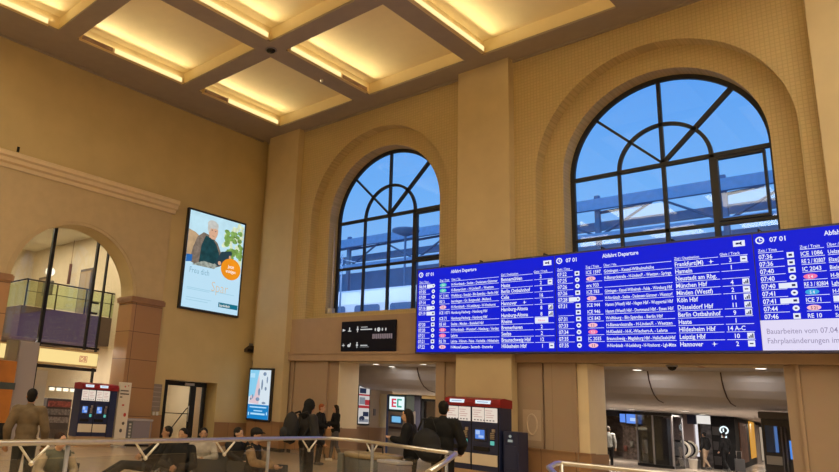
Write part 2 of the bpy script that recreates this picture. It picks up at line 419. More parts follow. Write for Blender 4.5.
mb = MB(); mb.lathe([(.03, -.03), (.11, -.02), (.14, .02), (.14, .05)]); mb.build('grille', black_m, t)
mb = MB(); mb.lathe([(.14, .03), (.19, .035), (.19, .05)]); mb.build('rim', grey_m, t)
mb = MB(); mb.lathe([(.02, -.05), (.05, -.04), (.03, 0), (.07, .01), (.07, .03)], (5.69, -2.74, H-.03)); tag(mb.build('sprinkler', steel_m), 'tiny metal sprinkler head under the taupe beam', 'sprinkler')

# ------------------------------------------------------------------ arched windows
def arched_window(n, c, lab):
    root = bpy.data.objects.new('window_%d' % n, None); COL.objects.link(root); struct(root, lab); root['category'] = 'window'
    Y0, Y1 = .86, .95
    mb = MB()
    mb.plate([arch_loop(c, ZS, RI+.03, ZSL-.02), arch_loop(c, ZS, RW, ZSL+.05)], Y0, Y1, 'y')
    t = .045
    mb.box(c-t, c+t, Y0, Y1, ZSL, ZS+RW+.03)                                   # middle post
    mb.box(c-RW, c+RW, Y0-.01, Y1, ZS-.075, ZS+.03)                             # transom at the spring line
    mb.box(c-RW, c+RW, Y0, Y1, 6.56, 6.64)                                     # lower transom
    for s, q in ((-1, .035), (1, .06)):
        mb.box(c+s*1.10-q, c+s*1.10+q, Y0-.01, Y1, ZSL, ZS)
        mb.prism([(c+s*q*.7, ZS+.0), (c+s*(RW*.707+q*.7), ZS+RW*.707-q*.7), (c+s*(RW*.707-q*.7), ZS+RW*.707+q*.7), (c-s*q*.7, ZS+q)], Y0, Y1, 'y')
    ring = arc(c, ZS, 1.14, 0, PI, 30)+list(reversed(arc(c, ZS, 1.05, 0, PI, 30)))
    mb.prism(ring, Y0, Y1, 'y')
    for a0, a1, z0, z1 in ((1.16, 2.2, 6.66, ZS-.1), ):                          # opening casement frame
        mb.plate([[(c+a0, z0), (c+a1, z0), (c+a1, z1), (c+a0, z1)], [(c+a0+.06, z0+.06), (c+a1-.05, z0+.06), (c+a1-.05, z1-.06), (c+a0+.06, z1-.06)]], Y0-.03, Y1, 'y')
    f = mb.build('window_frame', frame_m, root)
    mb = MB(); mb.prism(arch_loop(c, ZS, RW+.02, ZSL), .90, .91, 'y'); g = mb.build('pane', win_glass, root)
    mb = MB(); mb.box(c-RO+.02, c+RO-.02, .0, .86, ZRB-.06, ZRB+.02)
    mb.build('window_sill', paint, root)
    return root
arched_window(1, WINC[0], 'smaller looking arched window with dark bars and a sky blue view')
arched_window(2, WINC[1], 'larger looking arched window with dark bars above the blue board')
arched_window(3, WINC[2], 'arched window beyond the right pilaster')
mb = MB(); mb.tube([(3.62, .52, 4.95), (3.5, .62, 6.2), (3.42, .66, 8.2)], .035, 8); mb.box(3.5, 3.72, .42, .60, 4.93, 5.12, .01)
tag(mb.build('drain_pipe', mat('pale_pipe', (.55, .50, .45), .4)), 'thin pale pipe with a small box in the left reveal of the arched window', 'pipe')

# ------------------------------------------------------------------ outside: train, platform roof, lamp
ext_white = mat('train_white', (.80, .84, .90), .4); ext_grey = mat('roof_steel', (.16, .26, .42), .5); ext_glass = mat('roof_glazing', (.34, .56, .84), .25, var=.08)
struct((lambda m: m.build('ground_outside', mat('track_bed', (.12, .14, .18), .9)))((lambda m: (m.box(-70, 60, 1.3, 95, 4.0, 4.45), m)[1])(MB())))
t = thing('train_carriage', 'white passenger train carriage standing outside behind the smaller arched window', 'train', (-3, 13.5, 4.45))
mb = MB()
mb.prism([(-1.45, .5), (1.45, .5), (1.5, 1.0), (1.5, 3.0), (1.2, 3.75), (.6, 4.0), (-.6, 4.0), (-1.2, 3.75), (-1.5, 3.0), (-1.5, 1.0)], -13, 13, 'x'); mb.build('body', ext_white, t)
for k in range(10):
    x = -11.6+k*2.55
    mb = MB(); pts = []
    for cx_, cz_, a in ((.75, .40, 0), (-.75, .40, PI/2), (-.75, -.40, PI), (.75, -.40, 1.5*PI)): pts += [(x+cx_+.16*math.cos(a+q*PI/8), 2.35+cz_+.16*math.sin(a+q*PI/8)) for q in range(5)]
    mb.prism(pts, -1.53, -1.49, 'y'); mb.build('window', mat('train_window', (.10, .17, .32), .15), t)
mb = MB(); mb.box(-13, 13, -1.52, -1.48, .62, .85); mb.build('stripe', mat('train_stripe', (.45, .08, .08), .4), t)
mb = MB()
for x in (-9.5, 9.5):
    for dx in (-1.2, 1.2): mb.cyl((x+dx, -.9, .45), .45, 1.8, 'y', 16)
mb.build('wheel_set', black_m, t)
t = thing('platform_roof', 'long glazed platform roof with steel trusses seen outside through both arched windows', 'roof', (0, 30, 7.7))
mb = MB(); mb.prism([(-2.2, 8.6), (9, 11.6), (9, 11.8), (-2.2, 8.8)], -60, 45, 'x'); mb.build('glazing', ext_glass, t)
mb = MB(); mb.box(-60, 45, -2.3, -2.0, 8.1, 8.85); mb.box(-60, 45, -2.25, -2.1, 6.2, 6.45); mb.box(-60, 45, 1.2, 1.5, 7.6, 8.2); mb.build('fascia', ext_glass, t)
for k in range(14):
    x = -58+k*7.5
    mb = MB(); mb.box(x-.15, x+.15, -1.9, -1.6, -3.25, 9.2); mb.build('column', ext_grey, t)
    mb = MB(); mb.tube([(x, -1.75, 6.3), (x+3.75, -1.75, 8.4), (x+7.5, -1.75, 6.3)], .09, 6); mb.tube([(x+.1, -1.7, 8.0), (x, 8.5, 11.3)], .12, 6); mb.build('truss', ext_grey, t)
mb = MB(); mb.box(-60, 45, 0, 1.0, -3.25, 6.2); mb.build('rear_screen', mat('screen_wall', (.22, .34, .55), .6, var=.1, scale=.6), t)
for x in (-10, -3, 4): area_lamp('train_fill', (x, 8.0, 11.5), 1.5, .4, 260, (.80, .90, 1.0), (.75, 0, 0))  # unseen fill added outside to brighten the side of the train
t = thing('street_lamp', 'round disc shaped outdoor lamp seen through the smaller arched window', 'lamp', (-7.9, 20, 4.45))
mb = MB(); mb.cyl((0, 0, 0), .08, 9.3, 'z', 10); mb.build('pole', ext_grey, t)
mb = MB(); mb.lathe([(.1, 9.1), (.95, 9.45), (.95, 9.55), (.2, 9.75)]); mb.build('lamp_shade', ext_grey, t)
t = thing('catenary_mast', 'thin steel mast standing outside behind the smaller arched window', 'mast', (-5.1, 10.5, 4.45))
mb = MB(); mb.tube([(0, 0, 0), (0, 0, 5.6)], .05, 8); mb.build('pole', ext_grey, t)
mb = MB(); mb.tube([(0, 0, 5.3), (1.3, .3, 5.0)], .03, 6); mb.build('arm', ext_grey, t)

# ------------------------------------------------------------------ glass doors in the side wall
root = bpy.data.objects.new('door_1', None); COL.objects.link(root); struct(root, 'black framed glass doors in the side wall recess'); root['category'] = 'door'
mb = MB(); XD = -.42
for y0, y1 in ((-3.70, -3.46), (-2.44, -2.22), (-1.89, -1.76)): mb.box(XD-.05, XD+.05, y0, y1, 0, 2.2)
mb.box(XD-.05, XD+.06, -3.84, -1.76, 2.03, 2.2); mb.box(XD-.04, XD+.04, -3.84, -1.76, 0, .12); mb.box(XD-.02, XD+.02, -3.46, -2.44, 1.05, 1.08)
mb.build('door_frame', dark_m, root)
mb = MB(); mb.box(XD-.006, XD+.006, -3.46, -2.44, .12, 2.03); mb.build('pane', clear, root)
mb = MB(); mb.box(XD-.006, XD+.006, -2.22, -1.89, .12, 2.03); mb.build('pane', clear, root)
mb = MB(); mb.box(XD-.7, XD, -1.80, -1.76, 0, 2.2); mb.build('side_panel', mat('door_side', (.52, .38, .25), .6), root)
mb = MB(); mb.tube([(XD+.09, -2.50, .8), (XD+.09, -2.50, 1.35)], .018, 8); mb.tube([(XD+.09, -2.50, 1.3), (XD, -2.50, 1.3)], .012, 6); mb.tube([(XD+.09, -2.50, .85), (XD, -2.50, .85)], .012, 6); mb.build('handle', steel_m, root)
mb = MB(); mb.box(XD+.05, XD+.11, -2.75, -2.35, 2.06, 2.15, .01); mb.build('door_closer', steel_m, root)
mb = MB(); mb.box(-3.19, -3.17, -3.3, -2.98, 1.55, 1.68); tag(mb.build('room_sign', mat('dark_plate', (.06, .05, .05), .5)), 'small dark plate on the corridor wall behind the glass doors', 'sign')
t = thing('intercom', 'dark brown panel with a pale screen beside the right glass door', 'panel', (-1.3, -1.62, 1.3))
mb = MB(); mb.box(-.13, .13, -.03, 0, -.28, .28, .01); mb.build('body', mat('brown_panel', (.16, .08, .04), .5), t)
mb = MB(); mb.box(-.08, .08, -.035, -.028, -.18, -.02); mb.build('screen', mat('pale_screen', (.5, .42, .3), .4), t)
mb = MB(); mb.tube([(-2.6, -1.75, .25), (-1.6, -1.75, 1.15), (-1.1, -1.75, 1.5)], .02, 8); tag(mb.build('handrail', black_m), 'dark slanting handrail on the corridor stairs behind the glass doors', 'handrail')
area_lamp('corridor_lamp', (-1.9, -2.8, 2.45), 1.2, .5, 26, WHITE)

# ------------------------------------------------------------------ travel centre behind the arch
GX = -.93
b = MB()
b.box(-12.5, -.78, -4.0, -3.8, 0, 8.6); b.box(-12.7, -12.5, -14, -3.8, 0, 8.6); b.box(-12.5, -.78, -14.2, -14, 0, 8.6)
struct(b.build('wall_travel_centre', cream_m), 'cream inner walls of the travel centre')
b = MB(); b.box(-12.7, -.78, -14.2, -3.8, 8.12, 8.3); struct(b.build('ceiling_travel_centre', mat('bright_ceiling', (.85, .80, .66), .8)))
for x in (-3.5, -6.5, -9.5):
    for y in (-6.2, -9.4): area_lamp('centre_lamp', (x, y, 8.05), 1.6, .5, 100, (1, .88, .68))
for x in (-2.3, -5.0):
    for y in (-6.0, -8.6): area_lamp('counter_lamp', (x, y, 3.2), .9, .4, 60, WHITE)
b = MB(); b.box(-12.5, -4.0, -7.66, -3.9, 3.35, 4.46); struct(b.build('floor_gallery', mat('gallery_slab', (.12, .10, .11), .6)), 'dark gallery floor slab')
t = thing('balustrade', 'greenish glass balustrade along the upper gallery behind the arch', 'balustrade', (-4, -7.6, 4.46))
mb = MB(); mb.box(.0, .012, .02, 3.6, .03, .92); mb.box(-8.3, 0, -.006, .006, .03, .92); mb.build('pane', glass('green_glass', (.82, .90, .76), .03), t)
mb = MB(); mb.tube([(-8.3, 0, .97), (0, 0, .97), (0, 3.6, .97)], .03, 8); mb.tube([(0, 0, .55), (0, 3.6, .55)], .012, 6); mb.build('handrail', dark_m, t)
for y in (0.05, 1.2, 2.4, 3.5):
    mb = MB(); mb.box(-.04, -.01, y-.025, y+.025, 0, .96); mb.build('post', dark_m, t)
# gallery doors and lamps
for i, (x, lab) in enumerate(((-10.9, 'dark doorway on the gallery wall near the globe lamp'), (-6.6, 'tan door on the gallery wall at the right end'))):
    root = bpy.data.objects.new('door_%d' % (i+2), None); COL.objects.link(root); struct(root, lab); root['category'] = 'door'
    mb = MB(); mb.box(x-.55, x+.55, -4.06, -3.99, 4.46, 6.7); mb.build('door_frame', mat('brown_frame', (.10, .07, .05), .5), root)
    mb = MB(); mb.box(x-.44, x+.44, -4.09, -4.05, 4.46, 6.58); mb.build('door_leaf', mat('tan_leaf', (.36, .27, .17), .5), root)
t = thing('globe_lamp', 'white globe lamp on a dark stand in the upper gallery behind the arch', 'lamp', (-7.2, -5.4, 4.46))
mb = MB(); mb.cyl((0, 0, 0), .05, 1.75, 'z', 10); mb.lathe([(.2, 0), (.2, .04), (.06, .08)]); mb.build('stand', dark_m, t)
mb = MB(); mb.ell((0, 0, 1.92), (.2, .2, .2)); mb.build('globe', mat('globe_glow', (1, .95, .82), emit=1.6), t)
mb = MB(); mb.box(-.42, .42, -.05, .05, .9, 1.5); mb.build('panel', mat('pin_panel', (.14, .13, .13), .6), t)
mb = MB(); mb.tube([(-7.9, -4.2, 8.1), (-7.9, -4.2, 7.0)], .012, 6); mb.tube([(-7.9, -4.2, 7.0), (-7.9, -4.2, 6.1)], .07, 8)
tag(mb.build('hanging_banner', mat('dark_red_cloth', (.16, .07, .06), .7)), 'narrow dark red hanging on the gallery wall behind the arch', 'banner')
# glazed shop front inside the arch
t = thing('glazed_entrance', 'dark framed glass front filling the arch of the side wall', 'entrance', (GX, AC, 0))
mb = MB(); mb.prism(arch_loop(0, AZ, AR+.25, 3.06), -.006, .006, 'x'); mb.build('upper_pane', dim_glass, t)
mb = MB(); mb.box(-.006, .006, -.52, 1.5, .05, 2.4); mb.build('lower_pane', clear, t)
for y, x_, z0 in ((-.51, .055, 0), (1.08, .035, 2.95), (1.50, .022, 0)):
    mb = MB(); mb.box(-.06, .06, y-x_, y+x_, z0, AZ+math.sqrt(max(.1, (AR+.3)**2-y*y))); mb.build('mullion', dark_m, t)
mb = MB(); mb.box(-.05, .05, -.55, 1.6, 2.26, 2.36); mb.box(-.05, .05, -.6, 1.6, 2.98, 3.05); mb.build('transom', dark_m, t)
for z in (4.2, 4.55): 
    mb = MB(); mb.box(-.08, .02, 1.08, 1.38, z-.03, z+.03); mb.build('bracket', dark_m, t)
yel = mat('yellow_lightbox', (.96, .72, .29), emit=1.0)
t = thing('lightbox_sign', 'long yellow lit sign band with a red outlined emblem over the travel centre entrance', 'sign', (GX+.10, -7.08, 2.64))
mb = MB(); mb.box(-.045, .0, -1.06, 1.02, -.26, .27); mb.build('casing', mat('sign_casing', (.62, .46, .24), .5), t)
mb = MB(); mb.box(-.01, .012, -1.04, 1.0, -.20, .21); mb.build('face', yel, t)
mb = MB(); F = lambda u, v: (.016, u, v)
for s_, q in ((1, .0), (.82, .001)): pass
red_m = mat('emblem_red', (.62, .16, .10), emit=.8)
x0, x1, h = .34, .62, .10
for (a, b_, c_, d_) in ((x0, x1, h-.02, h), (x0, x1, -h, -h+.02), (x0, x0+.02, -h, h), (x1-.02, x1, -h, h)): rect(mb, a, b_, c_, d_, F)
write(mb, 'DB', (x0+x1)/2, -.062, .19, F, align='c', sx=.85, bold=.02); mb.build('emblem', red_m, t)
t = thing('lightbox_sign', 'short yellow lit sign at the left edge beside the grey column', 'sign', (GX+.10, -9.6, 2.66))
mb = MB(); mb.box(-.045, 0, -.5, .40, -.27, .26); mb.build('casing', MATS['sign_casing'], t)
mb = MB(); mb.box(-.01, .012, -.48, .40, -.22, .21); mb.build('face', yel, t)
mb = MB(); mb.box(GX-.02, GX+.22, -9.16, -8.86, 2.38, 3.0); tag(mb.build('fascia_box', mat('olive_panel', (.27, .24, .18), .5)), 'dull olive panel between the short yellow sign and the grey column', 'panel')
mb = MB(); mb.box(GX-.1, GX+.34, -8.86, -8.24, 0, 3.0, .02); tag(mb.build('column', mat('lavender_grey', (.36, .33, .36), .5)), 'smooth lavender grey column behind the man in the olive jacket', 'column')
t = thing('orange_display', 'tall orange display panel with a dark band at the left edge', 'display', (GX+.42, -9.32, 0))
mb = MB(); mb.box(-.06, .06, -.4, .40, 1.72, 2.36, .01); mb.build('upper_panel', mat('orange_panel', (.55, .20, .03), .5, var=.08), t)
mb = MB(); mb.box(-.07, .07, -.4, .44, 1.52, 1.72); mb.build('band', mat('band_dark', (.07, .09, .09), .5), t)
mb = MB(); mb.box(-.06, .06, -.4, .40, .55, 1.52, .01); mb.build('lower_panel', MATS['orange_panel'], t)
mb = MB(); mb.box(-.05, .05, -.38, .38, 0, .55); mb.build('plinth', dark_m, t)
# shop interior
t = thing('counter', 'pale service counter inside the travel centre behind the ticket machine', 'counter', (-3.4, -5.9, 0))
mb = MB(); mb.box(-.4, .4, -1.4, 1.2, 0, .95, .02); mb.build('body', mat('pale_counter', (.72, .62, .46), .5), t)
mb = MB(); mb.box(-.45, .48, -1.45, 1.25, .95, 1.0, .01); mb.build('top', mat('counter_top', (.8, .74, .62), .3), t)
t = thing('display_stand', 'dark brochure stand with red and grey covers seen through the travel centre glass', 'stand', (-2.4, -6.55, 0))
mb = MB(); mb.box(-.25, .2, -.45, .45, 0, 1.3, .01); mb.build('body', mat('dark_stand', (.07, .06, .065), .6), t)
for k, (z, cc) in enumerate(((1.12, (.30, .08, .07)), (.86, (.20, .19, .21)), (.6, (.26, .24, .26)))):
    mb = MB(); mb.box(.2, .24, -.4, .4, z-.09, z+.10); mb.build('brochure_row', mat('brochure_%d' % k, cc, .5, var=.5, scale=14), t)
t = thing('light_rail', 'row of small white lamps hanging inside the travel centre', 'lamp', (-3.0, -6.1, 1.6))
mb = MB(); mb.box(-.02, .02, -.55, .62, .06, .09); mb.build('rail', dark_m, t)
for k in range(4):
    mb = MB(); y = -.42+k*.26; mb.box(-.05, .05, y-.08, y+.08, -.05, .06, .01); mb.build('lamp', mat('small_lamp', (1, .90, .70), emit=1.5), t)
t = thing('monitor_stack', 'two dark wall monitors inside the travel centre beside the grey column', 'monitor', (-2.6, -7.55, 1.9))
for z in (.15, -.42):
    mb = MB(); mb.box(-.05, .03, -.26, .2, z-.2, z+.2, .01); s = mb.build('screen', mat('screen_dark', (.05, .05, .06), .3), t)
    mb = MB(); mb.box(.03, .035, -.1, .1, z-.08, z+.06); mb.build('picture', mat('screen_pale', (.45, .42, .38), .4), s)
mb = MB(); mb.box(-.04, -.0, -.03, .0, -1.9, .4); mb.build('stand', dark_m, t)
mb = MB(); mb.box(-2.06, -2.0, -8.15, -7.2, 0, 2.2); tag(mb.build('partition', mat('pale_partition', (.62, .60, .58), .4)), 'pale upright partition inside the travel centre', 'partition')

# ------------------------------------------------------------------ passages
ZC = 2.58
b = MB()
b.box(-3.2, 24, .13, 2.5, 3.22, 3.35)
cove = [(2.35, 3.4), (2.35, 3.2), (2.42, 2.98), (2.55, 2.78), (2.75, 2.60), (3.02, 2.48), (3.4, 2.43), (4.2, 2.42), (60, 2.75), (60, 3.4)]
b.plate([[(y, z) for y, z in cove]], -3.2, 24, 'x')
struct(b.build('ceiling_passage', white_m), 'pale passage ceiling with a curved drop')
b = MB()
b.box(2.85, 3.0, .9, 5.0, 0, 3.3); b.box(-3.4, -3.2, .9, 60, 0, 3.4); b.box(24, 24.2, .9, 60, 0, 3.4); b.box(-3.4, 24.2, 60, 60.2, 0, 3.4)
b.box(-3.2, 2.85, .9, 1.1, 0, 3.3)
struct(b.build('wall_passage', mat('passage_wall', (.56, .46, .35), .7, var=.03)), 'plain walls of the passage')
b = MB(); b.box(3.0, 3.02, .95, 5.0, .1, 1.0); struct(b.build('trim_13', wain_x), 'brown wainscot under the posters')
# dark joints over the curved drop
seam_m = mat('seam_dark', (.07, .035, .03), .6)
for i, (x0, k) in enumerate([(3.02, 0.035), (6.1, .016), (8.9, .016), (11.75, .016), (13.55, .016), (15.25, .016), (17.0, .016)]):
    mb = MB()
    P = [(x0+(y-2.35)*.0, y-.010, z-.006) for y, z in cove[1:7]]
    mb.tube(P, k, 6); struct(mb.build('trim_%d' % (20+i), seam_m), 'dark joint in the curved ceiling drop')
def downlight(x, y, z, lab, r=.11, glow=2.6):
    t = thing('downlight', lab, 'downlight', (x, y, z), 0, 'round downlights in the passage ceilings')
    mb = MB(); mb.lathe([(r, -.006), (r+.03, -.012), (r+.035, .0)]); mb.build('rim', steel_m, t)
    mb = MB(); mb.lathe([(r*.98, -.012), (r*.5, -.014), (.005, -.014)], seg=20); mb.build('lamp', mat('downlight_glow', (1, .93, .80), emit=glow), t)
for x, y, lab in ((5.13, 1.29, 'leftmost downlight of the left opening soffit, above the red poster'), (5.07, 2.25, 'dimmer rear downlight over the cash machine in the left opening'),
                  (7.26, 1.05, 'downlight at the right end of the left opening soffit'),
                  (13.87, .74, 'front one of the two paired downlights in the right opening soffit'), (13.36, 2.15, 'rear one of the two paired downlights in the right opening soffit'),
                  (16.03, .48, 'single downlight in the right opening soffit right of the ceiling camera'), (16.35, 1.2, 'downlight at the far right of the right opening soffit')):
    downlight(x, y, 3.215, lab)
for x, y, lab in ((6.65, 17.4, 'leftmost downlight in the lower passage ceiling above the blue screens'), (8.23, 15.5, 'second downlight in the lower passage ceiling above the glass lift'),
                  (11.05, 13.4, 'bright downlight in the lower passage ceiling above the brown wall'), (10.13, 18.7, 'downlight in the lower passage ceiling above the lit shop'),
                  (4.9, 8.3, 'downlight in the lower ceiling right of the cash machine')):
    downlight(x, y, 2.42+(y-4.2)*.00591-.004, lab, .16)
for x, y in ((5.6, 1.8), (7.5, 1.8), (13.8, 1.8), (16.0, 1.8)): area_lamp('passage_lamp', (x, y, 3.15), .5, .5, 9, (1, .93, .88))
for x, y in ((4.8, 7.2), (1.5, 7.2), (9.0, 12), (13, 12), (9.5, 18), (13, 20), (17.5, 9), (18, 18), (14, 28), (11.5, 38), (5.5, 19), (9, 32), (6, 44), (4, 54)): area_lamp('passage_lamp', (x, y, 2.36), 1.0, 1.0, PASSAGE_W, WHITE)
t = thing('dome_camera', 'small dark dome camera on the right opening soffit between the downlights', 'camera', (14.75, .45, 3.215))
mb = MB(); mb.lathe([(.13, .0), (.13, -.04), (.11, -.05)]); mb.build('base', grey_m, t)
mb = MB(); mb.ell((0, 0, -.05), (.10, .10, .09)); mb.build('dome', black_m, t)
t = thing('smoke_detector', 'flat brownish smoke detector on the right opening soffit', 'detector', (15.3, .7, 3.215))
mb = MB(); mb.lathe([(.10, 0), (.10, -.02), (.05, -.045), (.01, -.045)]); mb.build('body', mat('tan_plastic', (.40, .25, .15), .5), t)

# posters on the passage side wall
t = thing('poster_frame', 'tall lit poster case with red and white pictures on the left passage wall', 'poster', (3.03, 3.2, 1.82))
mb = MB(); mb.box(-.03, .03, -.36, .36, -.74, .74, .01); mb.build('frame', dark_m, t)
mb = MB(); F = lambda u, v: (.033, u, v)
bgm = [mat('poster_white', (.74, .70, .68), emit=.75), mat('poster_red', (.50, .04, .05), emit=.7), mat('poster_navy', (.03, .04, .09), emit=.6), mat('poster_grey', (.34, .36, .42), emit=.6)]
rect(mb, -.31, .31, -.69, .69, F); F = lambda u, v: (.036, u, v)
mb.mi = 1; rect(mb, -.31, .31, -.12, -.02, F); rect(mb, -.31, .31, .34, .40, F); rect(mb, .05, .31, .0, .2, F)
mb.mi = 2; rect(mb, -.28, .1, .43, .62, F); rect(mb, -.05, .28, -.42, -.25, F); disc(mb, -.1, -.5, .16, .09, F)
mb.mi = 3; rect(mb, -.28, .05, .02, .28, F); rect(mb, -.28, .28, -.63, -.52, F)
mb.build('picture', bgm, t)
mb = MB(); mb.box(3.0, 3.04, 3.84, 3.95, 1.45, 1.7); tag(mb.build('wall_switch', grey_m), 'small grey box on the wall between the poster case and the cash machine', 'switch')
# cash machine
t = thing('cash_machine', 'pale cash machine under a white square sign reading EC in red and green', 'cash machine', (3.78, 4.3, 0))
mb = MB(); mb.box(-.45, .45, 0, .6, 0, 1.72, .02); mb.build('body', mat('machine_grey', (.40, .37, .34), .4), t)
mb = MB(); mb.box(-.47, -.40, -.04, .6, 0, 2.28); mb.build('side_post', mat('blue_post', (.10, .16, .42), .4), t)
mb = MB(); mb.box(-.42, .45, -.03, .5, 1.66, 2.30, .015); s = mb.build('sign_box', mat('sign_frame', (.05, .12, .13), .4), t)
mb = MB(); mb.box(-.33, .37, -.045, -.02, 1.74, 2.22); mb.build('sign_face', mat('sign_white', (.80, .95, .98), emit=1.0), s)
F = lambda u, v: (u, -.05, v)
mb = MB(); rect(mb, -.22, -.14, 1.82, 2.14, F)
for z in (1.82, 1.95, 2.08): rect(mb, -.22, .0, z, z+.06, F)
mb.build('letter', mat('letter_red', (.70, .05, .10), emit=.9), s)
mb = MB(); rect(mb, .04, .11, 1.82, 2.14, F); rect(mb, .04, .26, 1.82, 1.88, F); rect(mb, .04, .26, 2.08, 2.14, F); mb.build('letter', mat('letter_green', (.03, .42, .30), emit=.9), s)
mb = MB(); mb.box(-.28, .30, -.03, .02, 1.20, 1.52, .01); s = mb.build('screen_panel', mat('panel_blue', (.10, .16, .30), .4), t)
mb = MB(); mb.box(-.20, .22, -.036, -.028, 1.26, 1.48); mb.build('screen', mat('screen_cyan', (.20, .52, .85), emit=.9), s)
mb = MB(); mb.box(-.28, .30, -.12, .02, 1.02, 1.10, .01); mb.build('keypad', mat('keypad_dark', (.10, .06, .06), .5), t)
mb = MB(); mb.box(-.26, .28, -.015, .0, .35, .9); mb.build('cash_door', mat('machine_door', (.44, .41, .37), .45), t)
# back of the left passage: dark column, yellow lit glass door, doorway
mb = MB(); mb.box(.55, 1.5, 9, 9.5, 0, 2.42, .01); tag(mb.build('column', mat('night_blue', (.035, .035, .06), .5)), 'dark blue column right of the cash machine', 'column')
root = bpy.data.objects.new('door_4', None); COL.objects.link(root); struct(root, 'yellow lit glass door at the back of the left passage'); root['category'] = 'door'
mb = MB(); mb.box(1.5, 1.62, 9.1, 9.2, 0, 2.3); mb.box(3.1, 3.2, 9.1, 9.2, 0, 2.3); mb.box(1.5, 3.2, 9.1, 9.2, 2.2, 2.3); mb.box(2.2, 2.25, 9.1, 9.2, 0, 2.2); mb.build('door_frame', dark_m, root)
mb = MB(); mb.box(1.62, 3.1, 9.14, 9.15, .05, 2.2); mb.build('pane', clear, root)
b = MB(); b.box(-3.2, .55, 9.1, 9.3, 0, 2.6); b.box(3.2, 6, 9.1, 9.3, 0, 2.6); b.box(1.5, 3.2, 9.1, 9.3, 2.3, 2.6); b.box(.5, 6.0, 12, 12.2, 0, 2.6); b.box(5.9, 6.05, 9.3, 12, 0, 2.6)
struct(b.build('wall_passage_rear', mat('yellow_plaster', (.78, .62, .30), .7)), 'back wall of the left passage')
area_lamp('yellow_room_lamp', (2.6, 10.6, 2.5), 1.5, 1.0, 70, (1, .82, .42))
mb = MB(); mb.box(2.98, 3.05, 4.2, 4.62, 1.03, 2.3); tag(mb.build('pillar_panel', mat('cream_panel', (.72, .60, .36), .6)), 'narrow cream panel left of the cash machine', 'panel')
# right passage: shop fronts, glass lift, escalator, kiosk
shop_dark = mat('shop_dark', (.022, .02, .028), .5)
t = thing('screen_shop', 'dark shop front with blue screens at the left of the right passage', 'shop front', (5.0, 22, 0))
mb = MB(); mb.box(-4, 2.4, 0, .2, 2.2, 2.5); mb.box(-4, -.55, 0, .2, 0, 2.2); mb.box(2.2, 2.4, 0, .2, 0, 2.2); mb.build('frame', shop_dark, t)
mb = MB(); mb.box(-4, 2.4, 3.2, 3.3, 0, 2.5); mb.build('rear_panel', mat('shop_rear', (.12, .08, .08), .6, var=.6, scale=4), t)
mb = MB(); mb.box(-.55, 2.2, .08, .09, 0, 2.2); mb.build('pane', clear, t)
t = thing('wall_screen', 'narrow bright blue screen in the dark shop, left of the wider one', 'screen', (5.42, 21.9, 2.12))
mb = MB(); mb.box(-.17, .17, -.03, .04, -.24, .26, .01); mb.build('casing', black_m, t)
mb = MB(); mb.box(-.14, .14, -.035, -.03, -.21, .23); mb.build('picture', mat('screen_blue', (.12, .28, .85), emit=1.0), t)
t = thing('wall_screen', 'wide bright blue screen with a pale patch in the dark shop', 'screen', (6.0, 21.9, 2.12))
mb = MB(); mb.box(-.42, .42, -.03, .04, -.27, .27, .01); mb.build('casing', black_m, t)
mb = MB(); mb.box(-.39, .39, -.035, -.03, -.24, .24); mb.mi = 1; rect(mb, -.2, .25, -.12, .05, lambda u, v: (u, -.037, v)); mb.build('picture', [MATS['screen_blue'], mat('screen_light', (.45, .62, .95), emit=1.0)], t)
t = thing('shop_shelf', 'lit goods shelf under the blue screens in the dark shop', 'shelf', (6.0, 23.2, 0))
mb = MB(); mb.box(-1.0, 1.0, -.3, .3, 0, 1.75); mb.build('body', mat('goods', (.16, .11, .10), .6, var=.8, scale=7), t)
mb = MB(); mb.box(-.3, .9, -.33, -.3, 1.58, 1.72); mb.build('light_strip', mat('strip_glow', (1, .78, .50), emit=1.1), t)
for k in range(6):
    mb = MB(); x = -.85+k*.33; mb.cyl((x, -.42, .4+.25*(k % 3)), .09, .3, 'z', 12); tag_o = mb.build('goods_box', mat('goods_%d' % (k % 3), [(.30, .10, .08), (.30, .28, .26), (.20, .16, .10)][k % 3], .5), t)
area_lamp('shop_lamp', (5.8, 23.0, 2.5), 1.5, .6, 10, WHITE)
t = thing('glass_lift', 'tall glass walled lift with thin metal posts in the right passage', 'lift', (8.46, 17.5, 0))
gl2 = glass('lift_glass', (.68, .70, .72), .04)
mb = MB(); mb.box(-.75, .75, -.01, .01, .1, 2.36); mb.box(.74, .76, .0, 1.4, .1, 2.36); mb.box(-.76, -.74, 0, 1.4, .1, 2.36); mb.build('pane', gl2, t)
for x, y in ((-.75, 0), (-.05, 0), (.75, 0), (.75, 1.4), (-.75, 1.4)):
    mb = MB(); mb.box(x-.035, x+.035, y-.035, y+.035, 0, 2.40); mb.build('post', grey_m, t)
mb = MB(); mb.box(-.8, .8, -.05, 1.45, 2.30, 2.44); mb.box(-.78, .78, -.04, 1.44, 0, .12); mb.build('frame', dark_m, t)
mb = MB(); mb.box(-.5, .4, .5, 1.2, .12, 2.2, .02); mb.build('cabin', mat('cabin_dark', (.04, .04, .05), .4), t)
b = MB(); b.box(7.4, 8.78, 22.0, 22.3, 0, 2.6); struct(b.build('wall_shops', mat('mauve_panel', (.26, .19, .19), .5, var=.05)), 'dull mauve wall behind the escalator')
t = thing('escalator', 'escalator end with rounded pale handrail loops in the right passage', 'escalator', (8.75, 20.3, 0))
